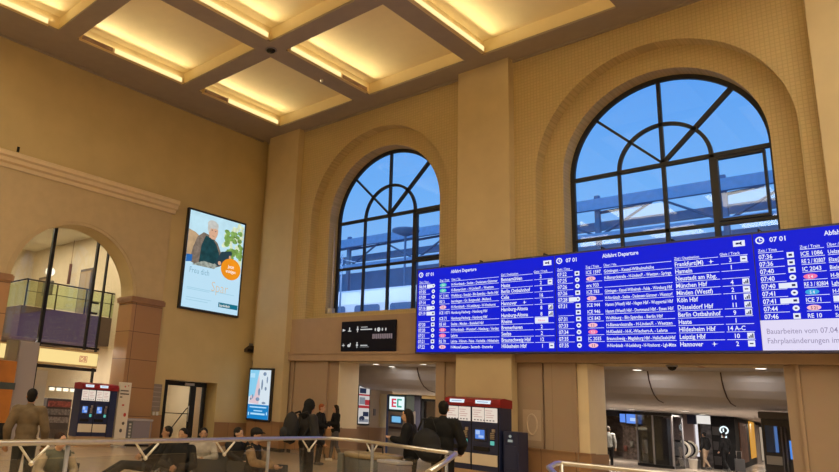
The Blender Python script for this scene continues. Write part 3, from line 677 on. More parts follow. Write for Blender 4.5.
for s in (-.52, .52):
    mb = MB(); L = [(x, s, 1.05+.15) for x in (-1.6, -.8, 0)] + [(.36*math.sin(a), s, .84+.36*math.cos(a)) for a in [PI*k/10 for k in range(1, 11)]] + [(-.8, s, .46), (-1.6, s, .42)]
    mb.tube(L, .045, 8); mb.build('handrail', black_m, t)
    mb = MB(); mb.prism([(p[0]*.96, p[2]*.98+.01) for p in L], s-.012, s+.012, 'y'); mb.build('side_panel', mat('esc_glass', (.30, .29, .30), .25), t)
    mb = MB(); mb.tube([(p[0]+.1*(p[0] >= 0), s*1.03, p[2]) for p in L[2:12]], .06, 8); mb.build('loop_trim', mat('pale_trim', (.62, .58, .50), .35), t)
mb = MB(); mb.box(-1.6, .6, -.55, .55, 0, .40, .02); mb.build('base', mat('esc_base', (.20, .19, .19), .4, .5), t)
mb = MB(); mb.box(-1.6, .4, -.42, .42, .4, .42); mb.build('step_plate', steel_m, t)
t = thing('waste_bucket', 'small white bucket on the floor beside the escalator', 'bucket', (9.42, 19.4, 0))
mb = MB(); mb.lathe([(.15, 0), (.19, .42), (.21, .42), (.21, .45), (.17, .45), (.13, .03)]); mb.build('body', mat('white_plastic', (.72, .70, .66), .5), t)
mb = MB(); mb.tube([(-.2, 0, .42), (-.12, 0, .52), (.12, 0, .52), (.2, 0, .42)], .012, 6); mb.build('handle', steel_m, t)
t = thing('lit_shop', 'bright white shop window with a lit fascia between the mauve wall and the black shop', 'shop front', (9.22, 22.1, 0))
mb = MB(); mb.box(-.40, .28, 0, .2, 2.1, 2.5); mb.build('fascia', mat('white_glow', (.95, .90, .84), emit=.85), t)
mb = MB(); mb.box(-.40, .28, .8, .9, 0, 2.1); mb.build('rear_panel', mat('shop_window', (.14, .12, .12), .5, var=.7, scale=5), t)
mb = MB(); mb.box(-.40, -.34, -.02, .2, .5, 2.1); mb.build('light_strip', mat('white_glow2', (.9, .88, .9), emit=.9), t)
mb = MB(); mb.box(8.55, 8.95, 21.85, 21.98, 2.05, 2.5); tag(mb.build('hanging_sign', mat('navy_sign', (.02, .03, .08), .4)), 'small dark blue sign hanging above the escalator', 'sign')
# black shop with white lit emblem; its side wall runs diagonally away
t = thing('black_shop', 'black shop block with a round white lit emblem above white letters', 'shop front', (9.55, 22, 0))
mb = MB(); mb.prism([(0, 0), (1.02, 0), (-4.6, 33), (-5.6, 33), (0, 2)], 0, 2.5, 'z'); mb.build('body', black_m, t)
F = lambda u, v: (u, -.012, v)
mb = MB(); rg = arc(.56, 1.82, .18, 0, 2*PI, 24); 
for k in range(24):
    a0, a1 = 2*PI*k/24, 2*PI*(k+1)/24
    mb.poly([F(.56+.20*math.cos(a0), 1.86+.2*math.sin(a0)), F(.56+.20*math.cos(a1), 1.86+.2*math.sin(a1)), F(.56+.13*math.cos(a1), 1.86+.13*math.sin(a1)), F(.56+.13*math.cos(a0), 1.86+.13*math.sin(a0))])
rect(mb, .50, .56, 1.78, 1.94, F)
for k in range(3): rect(mb, .43, .66, 1.50-k*.16, 1.60-k*.16, F)
mb.build('emblem', mat('emblem_white', (.80, .95, 1.0), emit=1.2), t)
for k in range(3):
    mb = MB(); mb.box(.05, .35, -.02, 0, .2+k*.7, .6+k*.7); mb.build('window', mat('dim_window', (.06, .055, .06), .3), t)
dv = Vector((-5.62, 33, 0)).normalized(); nv = Vector((dv.y, -dv.x, 0))
def along(s, off): p = Vector((10.57, 22, 0)) + dv*s + nv*off; return p
def slab(mb, s0, s1, z0, z1, th=.05):
    a, b_ = along(s0, .01), along(s1, .01); c, d = along(s1, .01+th), along(s0, .01+th)
    mb.prism([(a.x, a.y), (b_.x, b_.y), (c.x, c.y), (d.x, d.y)], z0, z1, 'z')
for (s0, s1, z0, z1, nme, mm, lab, cat) in (
    (2.0, 6.5, .3, 2.3, 'shop_window', mat('brown_goods', (.16, .07, .045), .5, var=.7, scale=3), 'brown filled window on the side of the black shop', 'window display'),
    (9, 13, .4, 2.5, 'orange_advert', mat('orange_lit', (.85, .40, .06), emit=.7), 'orange lit panel on the side of the black shop', 'advertisement'),
    (13.6, 17.5, .0, 2.4, 'grey_panel', mat('grey_store', (.34, .29, .26), .5, var=.3), 'grey store panel behind the person in red', 'panel'),
    (19, 29, .05, 2.3, 'cream_panel', mat('cream_lit', (.72, .58, .42), emit=.55), 'cream lit panel at the far end of the right passage', 'panel')):
    mb = MB(); slab(mb, s0, s1, z0, z1); tag(mb.build(nme, mm), lab, cat)
b = MB(); b.box(-3, 12, 57.5, 57.8, 0, 2.7); struct(b.build('wall_passage_end', mat('end_wall', (.40, .28, .20), .6, var=.3, scale=.8)), 'far end wall of the right passage')
# booth at the right
t = thing('photo_booth', 'tall dark grey booth with blue lit screens beside the right jamb', 'booth', (15.88, 4.6, 0)); t.scale = (1, 1, .83)
mb = MB(); mb.box(-.38, .42, 0, .9, 0, 2.62, .02); mb.build('body', mat('booth_grey', (.055, .055, .065), .4), t)
mb = MB(); mb.box(-.42, .46, -.06, .94, 2.62, 2.84, .03); mb.build('top', mat('booth_top', (.13, .12, .12), .5), t)
mb = MB(); mb.box(-.30, -.02, -.03, .01, 1.6, 2.42, .01); s = mb.build('screen_panel', mat('booth_blue', (.05, .11, .30), .2), t)
mb = MB(); mb.box(-.1, -.03, -.034, -.028, 1.62, 2.4); mb.build('screen_edge', mat('blue_edge', (.12, .25, .60), emit=.6), s)
mb = MB(); mb.box(.20, .40, -.03, .01, 1.45, 2.0, .01); mb.build('screen', mat('booth_screen', (.10, .30, .85), emit=.9), t)
mb = MB(); mb.box(-.32, .02, -.035, .01, 1.24, 1.5, .005); mb.build('notice', mat('notice_white', (.52, .50, .47), .5), t)
for x in (.06, .14):
    mb = MB(); mb.tube([(x, -.05, .3), (x, -.05, 2.4)], .018, 8); mb.build('bar', grey_m, t)
mb = MB(); mb.box(-.28, .0, -.05, -.02, 2.66, 2.74); mb.build('light_strip', mat('booth_light', (.85, .92, 1.0), emit=1.3), t)
mb = MB(); mb.box(.42, .445, .1, .8, .3, 2.3); mb.build('side_panel', mat('booth_side', (.03, .03, .04), .3), t)

# ------------------------------------------------------------------ departure board
BX0, BX1, BX2, BX3, BZ0, BZ1, BY = 8.14, 12.44, 16.80, 21.1, 3.44, 5.905, -.55
t = thing('departure_board', 'huge bright blue departure board with white lettering hanging in front of the arched windows', 'departure board', (14.6, BY, BZ0))
L = t.location
mb = MB(); mb.box(BX0-.05, BX3+.05, BY+.01, BY+.22, BZ0-.05, BZ1+.05, .01); mb.build('casing', mat('board_casing', (.05, .05, .12), .5), t, at=L)
blue = mat('board_blue', srgb(14, 28, 210), emit=1.0); wht = mat('board_white', srgb(232, 236, 250), emit=1.0)
pink = mat('badge_pink', srgb(245, 120, 170), emit=1.0); lpink = mat('badge_light_pink', srgb(250, 190, 205), emit=1.0); cyan = mat('badge_cyan', srgb(60, 170, 225), emit=1.0)
teal = mat('badge_teal', srgb(90, 205, 190), emit=1.0); lav = mat('notice_lavender', srgb(226, 220, 246), emit=1.0); ink = mat('notice_ink', srgb(150, 140, 175), emit=1.0); dk = mat('icon_ink', srgb(40, 40, 90), emit=1.0)
PK = 'P'
P1 = [('06:54', 1, 'o', ('T', 'S 4'), 'H-Nordstadt - Seelze - Dedensen-Gümmer', 'Bennemühlen', '2', 0),
 ('07:05', 0, 'o', ('G', 'S 4'), 'H-Bismarckstr. - H-Linden/F. - Weetzen', 'Haste', '2', 1),
 ('07:09', 0, 'o', (0, 'IC 2141'), 'Wolfsburg - Stendal - Bln-Spandau - Berlin Hbf', 'Berlin Ostbahnhof', '9', 0),
 ('07:14', 0, 'o', (0, 'RE 2'), 'Isernhagen - Gr. Burgwedel - Mellend.', 'Celle', '16', 0),
 ('07:16', 1, 'o', ('L', 'S 5'), 'H-Nordstadt - H-Ledeburg - H-Vinnhorst', 'Hannover', '2', 0, 1),
 ('07:19', 1, 's', (0, 'ICE 1071'), 'Hamburg-Harburg - Hamburg Hbf', 'Hamburg-Altona', '8', 2),
 ('', 0, 's', (0, 'ICE 71'), 'Hamburg-Harburg - Hamburg Hbf', 'Hamburg-Altona', '8', 2),
 ('07:20', 0, 's', (0, 'RE 60'), 'Seelze - Minden - Bielefeld Hbf', 'Rheine', 'X', 0),
 ('07:20', 0, 'o', ('K', 'S 2'), 'H-Nordstadt - Wunstorf - Nienburg - Verden', 'Bremerhaven', '2', 0),
 ('07:21', 0, 'o', ('K', 'S 1'), 'Lehrte', 'Seelze', '2', 0),
 ('07:21', 0, 's', (0, 'RE 70'), 'Lehrte - Vöhrum - Peine - Vechelde - Hildesheim', 'Braunschweig Hbf', '12', 0),
 ('07:22', 0, 'o', ('L', 'S 3'), 'H-Messe/Laatzen - Sarstedt - Emmerke', 'Hildesheim Hbf', '1', 1)]
P2 = [('07:22', 0, 's', (0, 'ICE 1597'), 'Göttingen - Kassel-Wilhelmshöhe', 'Frankfurt(M)', '3', 1, 1),
 ('07:25', 0, 'o', ('L', 'S 5'), 'H-Bismarckstraße - H-Linden/F. - Weetzen - Springe', 'Hameln', '1', 0),
 ('07:26', 0, 'o', (0, 'erx 933'), '', 'Neustadt am Rbg.', '', 0),
 ('07:26', 0, 's', (0, 'ICE 783'), 'Göttingen - Kassel-Wilhelmsh - Fulda - Würzburg Hbf', 'München Hbf', '4', 2),
 ('07:28', 1, 'o', ('L', 'S 1'), 'H-Nordstadt - Seelze - Dedensen-Gümmer - Wunstorf', 'Minden (Westf)', '2', 1),
 ('07:31', 0, 's', (0, 'ICE 944'), 'Hamm (Westf) Hbf - Hagen Hbf - Wuppertal Hbf', 'Köln Hbf', '11', 2),
 ('', 0, 's', (0, 'ICE 946'), 'Hamm (Westf) Hbf - Dortmund Hbf - Essen Hbf', 'Düsseldorf Hbf', '11', 2),
 ('07:31', 0, 's', (0, 'ICE 843'), 'Wolfsburg - Bln-Spandau - Berlin Hbf', 'Berlin Ostbahnhof', '9', 2),
 ('07:33', 0, 'o', ('L', 'S 2'), 'H-Bismarckstraße - H-Linden/F. - Weetzen', 'Haste', '1', 0),
 ('07:34', 0, 'o', ('K', 'S 3'), 'H-Kleefeld - H-K.-Wiechert-A. - Lehrte', 'Hildesheim Hbf', '14 A-C', 0),
 ('07:35', 0, 's', (0, 'IC 2035'), 'Braunschweig - Magdeburg Hbf - Halle(Saale)Hbf', 'Leipzig Hbf', '10', 2),
 ('07:35', 0, 'o', ('L', 'S 5'), 'H-Nordstadt - H-Ledeburg - H-Vinnhorst - Lgh-Mitte', 'Hannover', '2', 1, 1)]
P3 = [('07:36', 0, 's', (0, 'ICE 1086'), 'Uelzen - Lüneburg - Hamburg Hbf', '', '', 0),
 ('07:36', 0, 's', (0, 'RE 2 / 82807'), 'Elze(Han) - Northeim - Göttingen', '', '', 0),
 ('07:40', 0, 's', (0, 'IC 2043'), 'Bielefeld Hbf - Hamm (Westf) Hbf', '', '', 0),
 ('07:40', 0, 'o', ('K', 'S 4'), 'H-Bismarckstraße - Barsinghausen', '', '', 0),
 ('07:40', 1, 's', (0, 'RE 3 / 82804'), 'Lgh-Mitte - Celle - Uelzen', '', '', 0),
 ('07:41', 0, 'o', ('C', 'S 4'), 'H-K.-Wiechert-A. - Lehrte', '', '', 0),
 ('07:41', 1, 's', (0, 'ICE 71'), '', '', '', 0),
 ('07:44', 0, 'o', ('L', 'S 21'), 'H-Bismarckstraße - Haste', '', '', 0),
 ('07:46', 0, 's', (0, 'RE 10'), 'Sarstedt - Hildesheim Hbf', '', '', 0)]
def plane(mb, u, v, s, F):
    mb.poly([F(u-.5*s, v), F(u, v+.1*s), F(u+.5*s, v), F(u, v-.1*s)]); mb.poly([F(u-.1*s, v+.45*s), F(u+.12*s, v), F(u-.1*s, v-.45*s), F(u-.18*s, v)])
CO = {'time': .07, 'delay': .35, 'icon': .58, 'train': .80, 'via': 1.24, 'dest': 2.82, 'track': 3.92, 'end': 4.11, 'r': 4.25}
for pi, (bx0, bx1, rows, co) in enumerate(((BX0, BX1, P1, dict(CO, via=1.20, dest=2.78)), (BX1, BX2, P2, CO),
                                          (BX2, BX3, P3, dict(CO, train=.80, via=1.24, dest=2.9, time=.08, icon=.63, delay=.38)))):
    zb = BZ0 if pi < 2 else BZ0+.62
    mb = MB(); mb.box(bx0+.012, bx1-.012, BY-.004, BY+.02, zb, BZ1); sc = mb.build('screen', blue, t, at=L)
    F = lambda u, v, bx0=bx0: (bx0+u, BY-.009, v)
    G = lambda u, v, bx0=bx0: (bx0+u, BY-.012, v)
    mb = MB()
    # header
    hu, hv = .13, BZ1-.15
    for k in range(24):
        a0, a1 = 2*PI*k/24, 2*PI*(k+1)/24
        mb.poly([F(hu+.08*math.cos(a0), hv+.08*math.sin(a0)), F(hu+.08*math.cos(a1), hv+.08*math.sin(a1)), F(hu+.052*math.cos(a1), hv+.052*math.sin(a1)), F(hu+.052*math.cos(a0), hv+.052*math.sin(a0))])
    rect(mb, hu-.01, hu+.01, hv-.01, hv+.042, F); rect(mb, hu-.01, hu+.038, hv-.018, hv, F)
    write(mb, '07 01', .30, BZ1-.205, .145, F, sx=.92, bold=.02)
    write(mb, 'Abfahrt Departure', co['via']-.02, BZ1-.185, .138, F, sx=.80, bold=.02)
    icons_u = 4.0; rect(mb, icons_u, icons_u+.22, BZ1-.235, BZ1-.105, F)
    hz = BZ1-.405
    for c_, s_ in (('time', 'Zeit / Time'), ('train', 'Zug / Train'), ('via', 'Über / Via'), ('dest', 'Ziel / Destination'), ('track', 'Gleis / Track')):
        write(mb, s_, co[c_]-(.19 if c_ == 'track' else 0), hz, .085, F, sx=.85, bold=.012)
    pitch = .1645 if pi < 2 else .158; z0 = BZ1-.56
    spans = ((co['time'], co['icon']-.11), (co['train'], co['via']-.05), (co['via'], co['dest']-.06), (co['dest'], co['track']-.22), (co['track']-.18, co['r']))
    # every panel keeps its thin separators, also above the first row
    def sep(z, which, mbx):
        for k in which: rect(mbx, spans[k][0], spans[k][1], z, z+.011, F)
    sep(z0+.128, (0, 1, 2, 3, 4), mb)
    badges = [MB() for _ in range(5)]; dark = MB(); rect(dark, icons_u+.05, icons_u+.11, BZ1-.19, BZ1-.15, G); dark.poly([G(icons_u+.10, BZ1-.17), G(icons_u+.16, BZ1-.215), G(icons_u+.16, BZ1-.125)])
    for r, row in enumerate(rows):
        tm, dl, ic, tr, via, dst, trk, endi = row[:8]
        z = z0 - r*pitch
        if r: 
            nxt = tm == ''
            sep(z+.128, (0, 1, 2, 3, 4), mb) if not nxt else None
        write(mb, tm, co['time'], z, .138, F, sx=.80, bold=.02)
        if dl: rect(mb, co['delay'], co['delay']+.19, z-.012, z+.098, F)
        if ic == 'o': disc(mb, co['icon'], z+.045, .058, .058, F, 16); disc(dark, co['icon'], z+.045, .025, .018, G, 10)
        else: rect(mb, co['icon']-.06, co['icon']+.06, z-.015, z+.10, F); rect(dark, co['icon']-.03, co['icon']+.03, z+.02, z+.065, G)
        kind, s_ = tr
        if kind == 0: write(mb, s_, co['train'], z, .122, F, wmax=co['via']-co['train']-.05, sx=.80, bold=.018)
        else:
            bi = {'T': 3, 'G': 3, 'L': 1, 'K': 0, 'C': 2}[kind]; u = co['train']+.12
            disc(badges[bi], u, z+.042, .115, .055, F, 20); write(mb if bi != 1 else dark, s_, u, z+.008, .085, G, align='c', sx=.8, bold=.014)
        write(mb, via, co['via'], z, .110, F, wmax=co['dest']-co['via']-.08, sx=.76, bold=.018)
        if pi == 2 and r == 6: rect(mb, co['via'], co['via']+.75, z-.01, z+.1, F)
        write(mb, dst, co['dest'], z, .142, F, wmax=.84, sx=.80, bold=.02)
        if len(row) > 8: plane(mb, co['dest']+(.74 if dst[0] == 'F' else .68), z+.045, .12, F)
        if trk == 'X':
            rect(mb, co['track']-.18, co['track']+.18, z-.02, z+.12, F); write(badges[0], 'Fällt aus', co['track'], z+.02, .07, G, align='c', sx=.8, bold=.012)
        else: write(mb, trk, co['track'], z, .135, F, align='c', sx=.84, bold=.02)
        if endi:
            rect(mb, co['end']-.0, co['end']+.125, z-.015, z+.11, F)
            if endi == 2:
                for q in range(3): rect(dark, co['end']+.02+q*.032, co['end']+.044+q*.032, z+.0, z+.03+q*.03, G)
            else: rect(dark, co['end']+.03, co['end']+.095, z+.035, z+.06, G)
    for mbx, mm, nm in ((mb, wht, 'lettering'), (badges[0], pink, 'pink_badges'), (badges[1], lpink, 'pale_pink_badges'), (badges[2], cyan, 'blue_badges'), (badges[3], teal, 'green_badges'), (dark, dk, 'icon_marks')):
        if len(mbx.bm.verts): mbx.build(nm, mm, sc, at=L)
        else: mbx.bm.free()
mb = MB(); mb.box(BX2+.0, BX3-.012, BY-.012, BY+.02, BZ0, BZ0+.615); nt_ = mb.build('notice_screen', lav, t, at=L)
mb = MB(); F = lambda u, v: (BX2+u, BY-.017, v)
write(mb, 'Bauarbeiten vom 07.04.25 bis 30.04.25', .09, BZ0+.335, .155, F, sx=.80, bold=.002)
write(mb, 'Fahrplanänderungen im Internet', .09, BZ0+.14, .155, F, sx=.80, bold=.002); mb.build('lettering', ink, nt_, at=L)
for x in (8.9, 10.2, 12.1, 13.6, 15.2, 16.9, 18.6, 20.3):
    mb = MB(); mb.tube([(x, BY+.12, BZ1+.02), (x, BY+.12, BZ1+.12), (x, -.05, BZ1+.12)], .02, 6); mb.build('bracket', dark_m, t, at=L)

# black direction sign
t = thing('direction_sign', 'black rectangular direction sign with small white symbols under the smaller arched window', 'sign', (5.87, -.05, 4.01))
mb = MB(); mb.box(-1.15, 1.15, -.06, .0, -.50, .50, .008); mb.build('panel', mat('sign_black', (.010, .011, .026), .6, spec=.15), t)
mb = MB(); F = lambda u, v: (u, -.065, v)
mb.poly([F(-1.07, .18), F(-.93, .23), F(-1.07, .28)] if False else [F(-1.09, .16), F(-.95, .21), F(-1.09, .26)])
rect(mb, -.80, -.76, .16, .30, F); rect(mb, -.85, -.70, .16, .19, F)
for v in (.20, -.32): rect(mb, -.44, -.41, v-.07, v+.08, F); disc(mb, -.425, v+.10, .028, .028, F, 10); rect(mb, -.47, -.38, v, v+.05, F)
rect(mb, -.28, .0, .285, .305, F); rect(mb, -.30, .20, .20, .235, F); rect(mb, -.28, .02, -.32, -.29, F); rect(mb, -.3, .08, -.36, -.352, F)
for u in (.33, .62, .76): disc(mb, u, .20, .028, .05, F, 8)
disc(mb, .47, .20, .065, .07, F, 14)
rect(mb, -1.09, -.97, -.31, -.285, F); rect(mb, -1.04, -1.02, -.35, -.24, F); disc(mb, -.78, -.31, .07, .05, F, 12); rect(mb, -.74, -.70, -.30, -.22, F)
mb.build('symbol', mat('sign_white2', (.72, .74, .76), emit=.75), t)
mb = MB(); F = lambda u, v: (u, -.066, v)
for k in range(11): rect(mb, .22+k*.075, .275+k*.075, -.10+.01*(k % 2), .06, F)
mb.build('pixel_display', mat('dim_led', (.34, .26, .28), emit=.6), t)

# ------------------------------------------------------------------ lit posters
def frameX(x, y0, y1, z0, z1): return lambda u, v: (x, y0+u*(y1-y0), z0+v*(z1-z0))
Y0, Y1, Z0, Z1 = -3.70, -.93, 4.72, 8.46
t = thing('advert_screen', 'large lit advertisement with a grey haired person and orange badge high on the wall', 'advertisement', (.0, -2.3, Z0)); L = t.location
mb = MB(); mb.box(0, .14, Y0, Y1, Z0, Z1, .012); mb.build('frame', mat('advert_frame', (.022, .022, .028), .4), t, at=L)
E_ = lambda n, r, g, b_, k=1.0, **kw: mat(n, srgb(r, g, b_), emit=k, **kw)
cols = [E_('ad_ice', 188, 224, 244), E_('ad_sky', 190, 226, 240, var=.06), E_('ad_leaf', 120, 156, 80, var=.5, scale=5), E_('ad_blossom', 214, 226, 190, var=.2, scale=6), E_('ad_skin', 216, 170, 140), E_('ad_hair', 196, 196, 190, var=.1, scale=8),
        E_('ad_scarf', 28, 66, 72, var=.3, scale=5), E_('ad_coat', 124, 110, 98, var=.3, scale=9), E_('ad_tablet', 40, 64, 74), E_('ad_knit', 150, 156, 146, var=.5, scale=9), E_('ad_wood', 186, 156, 120, var=.25, scale=3), E_('ad_blue', 40, 104, 176)]
mb = MB(); f0 = frameX(.1425, Y0+.075, Y1-.075, Z0+.075, Z1-.075); F = lambda u, v: f0(u, v)
def lay(d): 
    g = frameX(.1425+d*.0015, Y0+.075, Y1-.075, Z0+.075, Z1-.075); return lambda u, v: g(u, v)
def blob(mb, mi, d, pts): mb.mi = mi; mb.prism if False else mb.poly([lay(d)(u, v) for u, v in pts])
mb.mi = 0; rect(mb, 0, 1, 0, 1, lay(0)); mb.mi = 1; rect(mb, 0, 1, .44, 1, lay(1))
blob(mb, 10, 2, [(0, .52), (.22, .52), (.22, .74), (.12, .78), (0, .80)])
mb.mi = 3
for k in range(60):
    u = .62+.38*random.random()**.7; v = .52+.46*random.random(); disc(mb, min(u, .96), v, .035, .022, lay(2+.01*k), 7)
mb.mi = 2
for k in range(80):
    u = .66+.31*random.random(); v = .50+.40*random.random()**1.3; disc(mb, min(u, .96), min(v, .97), .03+.02*random.random(), .018+.012*random.random(), lay(3+.01*k), 7)
blob(mb, 7, 4, [(.06, .47), (.10, .62), (.16, .74), (.26, .80), (.40, .78), (.52, .72), (.62, .60), (.60, .48), (.45, .44), (.2, .44)])
blob(mb, 6, 5, [(.22, .46), (.24, .66), (.30, .77), (.42, .76), (.50, .70), (.56, .62), (.58, .54), (.50, .46), (.36, .45)])
mb.mi = 4; disc(mb, .425, .835, .085, .088, lay(6), 24, ); blob(mb, 4, 5.5, [(.36, .76), (.48, .75), (.48, .82), (.36, .82)])
mb.mi = 5; disc(mb, .405, .905, .092, .045, lay(7), 20); disc(mb, .345, .865, .026, .05, lay(7.1), 14); disc(mb, .488, .893, .022, .035, lay(7.2), 12)
mb.mi = 6; disc(mb, .40, .845, .010, .006, lay(8), 8); disc(mb, .465, .84, .010, .006, lay(8), 8); blob(mb, 10, 8, [(.41, .79), (.46, .785), (.45, .775), (.42, .778)])
blob(mb, 9, 8, [(.10, .44), (.30, .50), (.48, .49), (.58, .545), (.60, .52), (.50, .44)])
blob(mb, 8, 9, [(.50, .50), (.60, .64), (.78, .67), (.80, .64), (.72, .51), (.56, .48)])
mb.mi = 4; disc(mb, .585, .515, .03, .022, lay(10), 10); disc(mb, .765, .60, .018, .022, lay(10), 10)
blob(mb, 11, 9, [(0, .455), (.10, .47), (.10, .54), (0, .535)])
mb.build('picture', cols, t, at=L)
mb = MB(); disc(mb, .80, .475, .185, .115, lay(12), 32); mb.build('orange_badge', mat('ad_orange', srgb(246, 150, 28), emit=1.0, var=.12, scale=1.0), t, at=L)
def wr(name, items, mm):
    mb = MB(); g = lay(14); S_ = Z1-Z0-.15
    fr = lambda a, c: (.1425+14*.0015, Y0+.075+a, Z0+.075+c)
    for s_, u, v, size, sx, al, bo in items: write(mb, s_, u*(Y1-Y0-.15), v*S_, size*S_, fr, sx=sx, align=al, bold=bo)
    return mb.build(name, mm, t, at=L)
wr('badge_lettering', [('Jetzt', .80, .485, .05, .9, 'c', .01), ('anzeigen', .80, .435, .05, .78, 'c', .01)], E_('ad_text_white', 255, 250, 240))
wr('headline', [('Freu dich', .07, .355, .085, .80, 'l', -.004)], E_('ad_text_grey', 120, 168, 190))
wr('large_word', [('Spar', .47, .205, .15, .85, 'l', -.012)], E_('ad_text_sand', 214, 190, 160))
mb = MB()
for v, u1 in ((.20, .9), (.185, .45), (.10, .5), (.075, .44)): rect(mb, .06, u1, v, v+.006, lay(12))
mb.build('small_print', E_('ad_text_pale', 158, 204, 224), t, at=L)
mb = MB(); rect(mb, .63, .985, .055, .105, lay(12)); mb.build('name_plate', E_('ad_teal', 18, 110, 134), t, at=L)
wr('name_lettering', [('Sparda-Bank', .645, .066, .036, .78, 'l', .008)], MATS['ad_text_white'])

t = thing('advert_screen', 'small lit poster with a pale blue sketch and blue foot on the corner pilaster', 'advertisement', (1.08, -.34, .98)); L = t.location
mb = MB(); mb.box(.43, 1.73, -.42, -.30, .98, 2.88, .012); mb.build('frame', MATS['advert_frame'], t, at=L)
fr2 = lambda d: (lambda u, v: (.50+u*1.16, -.4225-d*.0015, 1.05+v*1.76))
cols = [E_('sk_white', 214, 228, 238), E_('sk_sky', 136, 204, 236), E_('sk_grey', 120, 142, 170, var=.3, scale=6), E_('sk_pink', 220, 196, 204), E_('sk_blue', 20, 126, 196), E_('sk_pale', 176, 222, 246)]
mb = MB(); mb.mi = 0; rect(mb, 0, 1, 0, 1, fr2(0)); mb.mi = 1; mb.poly([fr2(1)(u, v) for u, v in ((0, .45), (.30, .42), (.36, .7), (.46, 1), (0, 1))])
mb.mi = 5; rect(mb, .03, .25, .84, .93, fr2(2)); 
mb.mi = 3; mb.poly([fr2(2)(u, v) for u, v in ((.04, .32), (.5, .30), (.55, .5), (.45, .9), (.36, .7), (.28, .45), (.1, .48))])
mb.mi = 2
for (u, v, a, c_) in ((.72, .92, .10, .05), (.5, .55, .07, .10), (.62, .7, .05, .14), (.45, .40, .12, .05), (.2, .45, .05, .06), (.8, .62, .06, .05), (.12, .40, .06, .03), (.75, .33, .12, .03), (.85, .8, .04, .09)): disc(mb, u, v, a*.8, c_*.8, fr2(3), 9)
mb.mi = 4; rect(mb, 0, 1, 0, .29, fr2(4))
mb.mi = 5; rect(mb, .10, .90, .225, .25, fr2(5)); rect(mb, .3, .72, .155, .175, fr2(5)); rect(mb, .16, .84, .085, .12, fr2(5)); rect(mb, .04, .09, .06, .13, fr2(5)); rect(mb, .9, .95, .09, .15, fr2(5))
mb.build('picture', cols, t, at=L)
t = thing('wall_speaker', 'small dark angled loudspeaker box in the corner above the small poster', 'speaker', (.02, -.20, 3.62))
mb = MB(); mb.prism([(-.22, -.14), (.12, -.14), (.12, .12), (-.02, .12), (-.22, -.02)], 0, .16, 'x'); mb.build('body', mat('speaker_brown', (.06, .04, .03), .6), t)
mb = MB(); mb.box(.16, .17, -.18, .08, -.11, -.02); mb.build('grille', black_m, t)
mb = MB(); mb.box(-.02, .02, .02, .22, .1, .22); mb.build('bracket', grey_m, t)
mb = MB(); mb.box(.34, .37, -10.30, -10.22, 8.53, 8.70, .006); tag(mb.build('cornice_fixture', black_m), 'tiny dark fixture standing on the cornice', 'fixture')
t = thing('notice_board', 'dull grey notice board with faint lines on the side wall left of the glass doors', 'notice board', (.062, -4.18, 1.62))
mb = MB(); mb.box(0, .03, -.26, .18, -.50, .40, .006); mb.build('panel', mat('notice_grey', (.24, .20, .19), .5), t)
mb = MB()
for v in (.28, .12, -.04, -.2, -.36): mb.box(.03, .034, -.24, .16, v, v+.025)
mb.build('strip', mat('notice_strip', (.36, .32, .31), .5), t)
for y, lab in ((-4.22, 'left one of two small white papers under the grey notice board'), (-4.08, 'right one of two small white papers under the grey notice board')):
    mb = MB(); mb.box(.066, .085, y-.045, y+.045, .98, 1.1); tag(mb.build('paper', mat('paper_white', (.78, .75, .70), .6)), lab, 'paper')

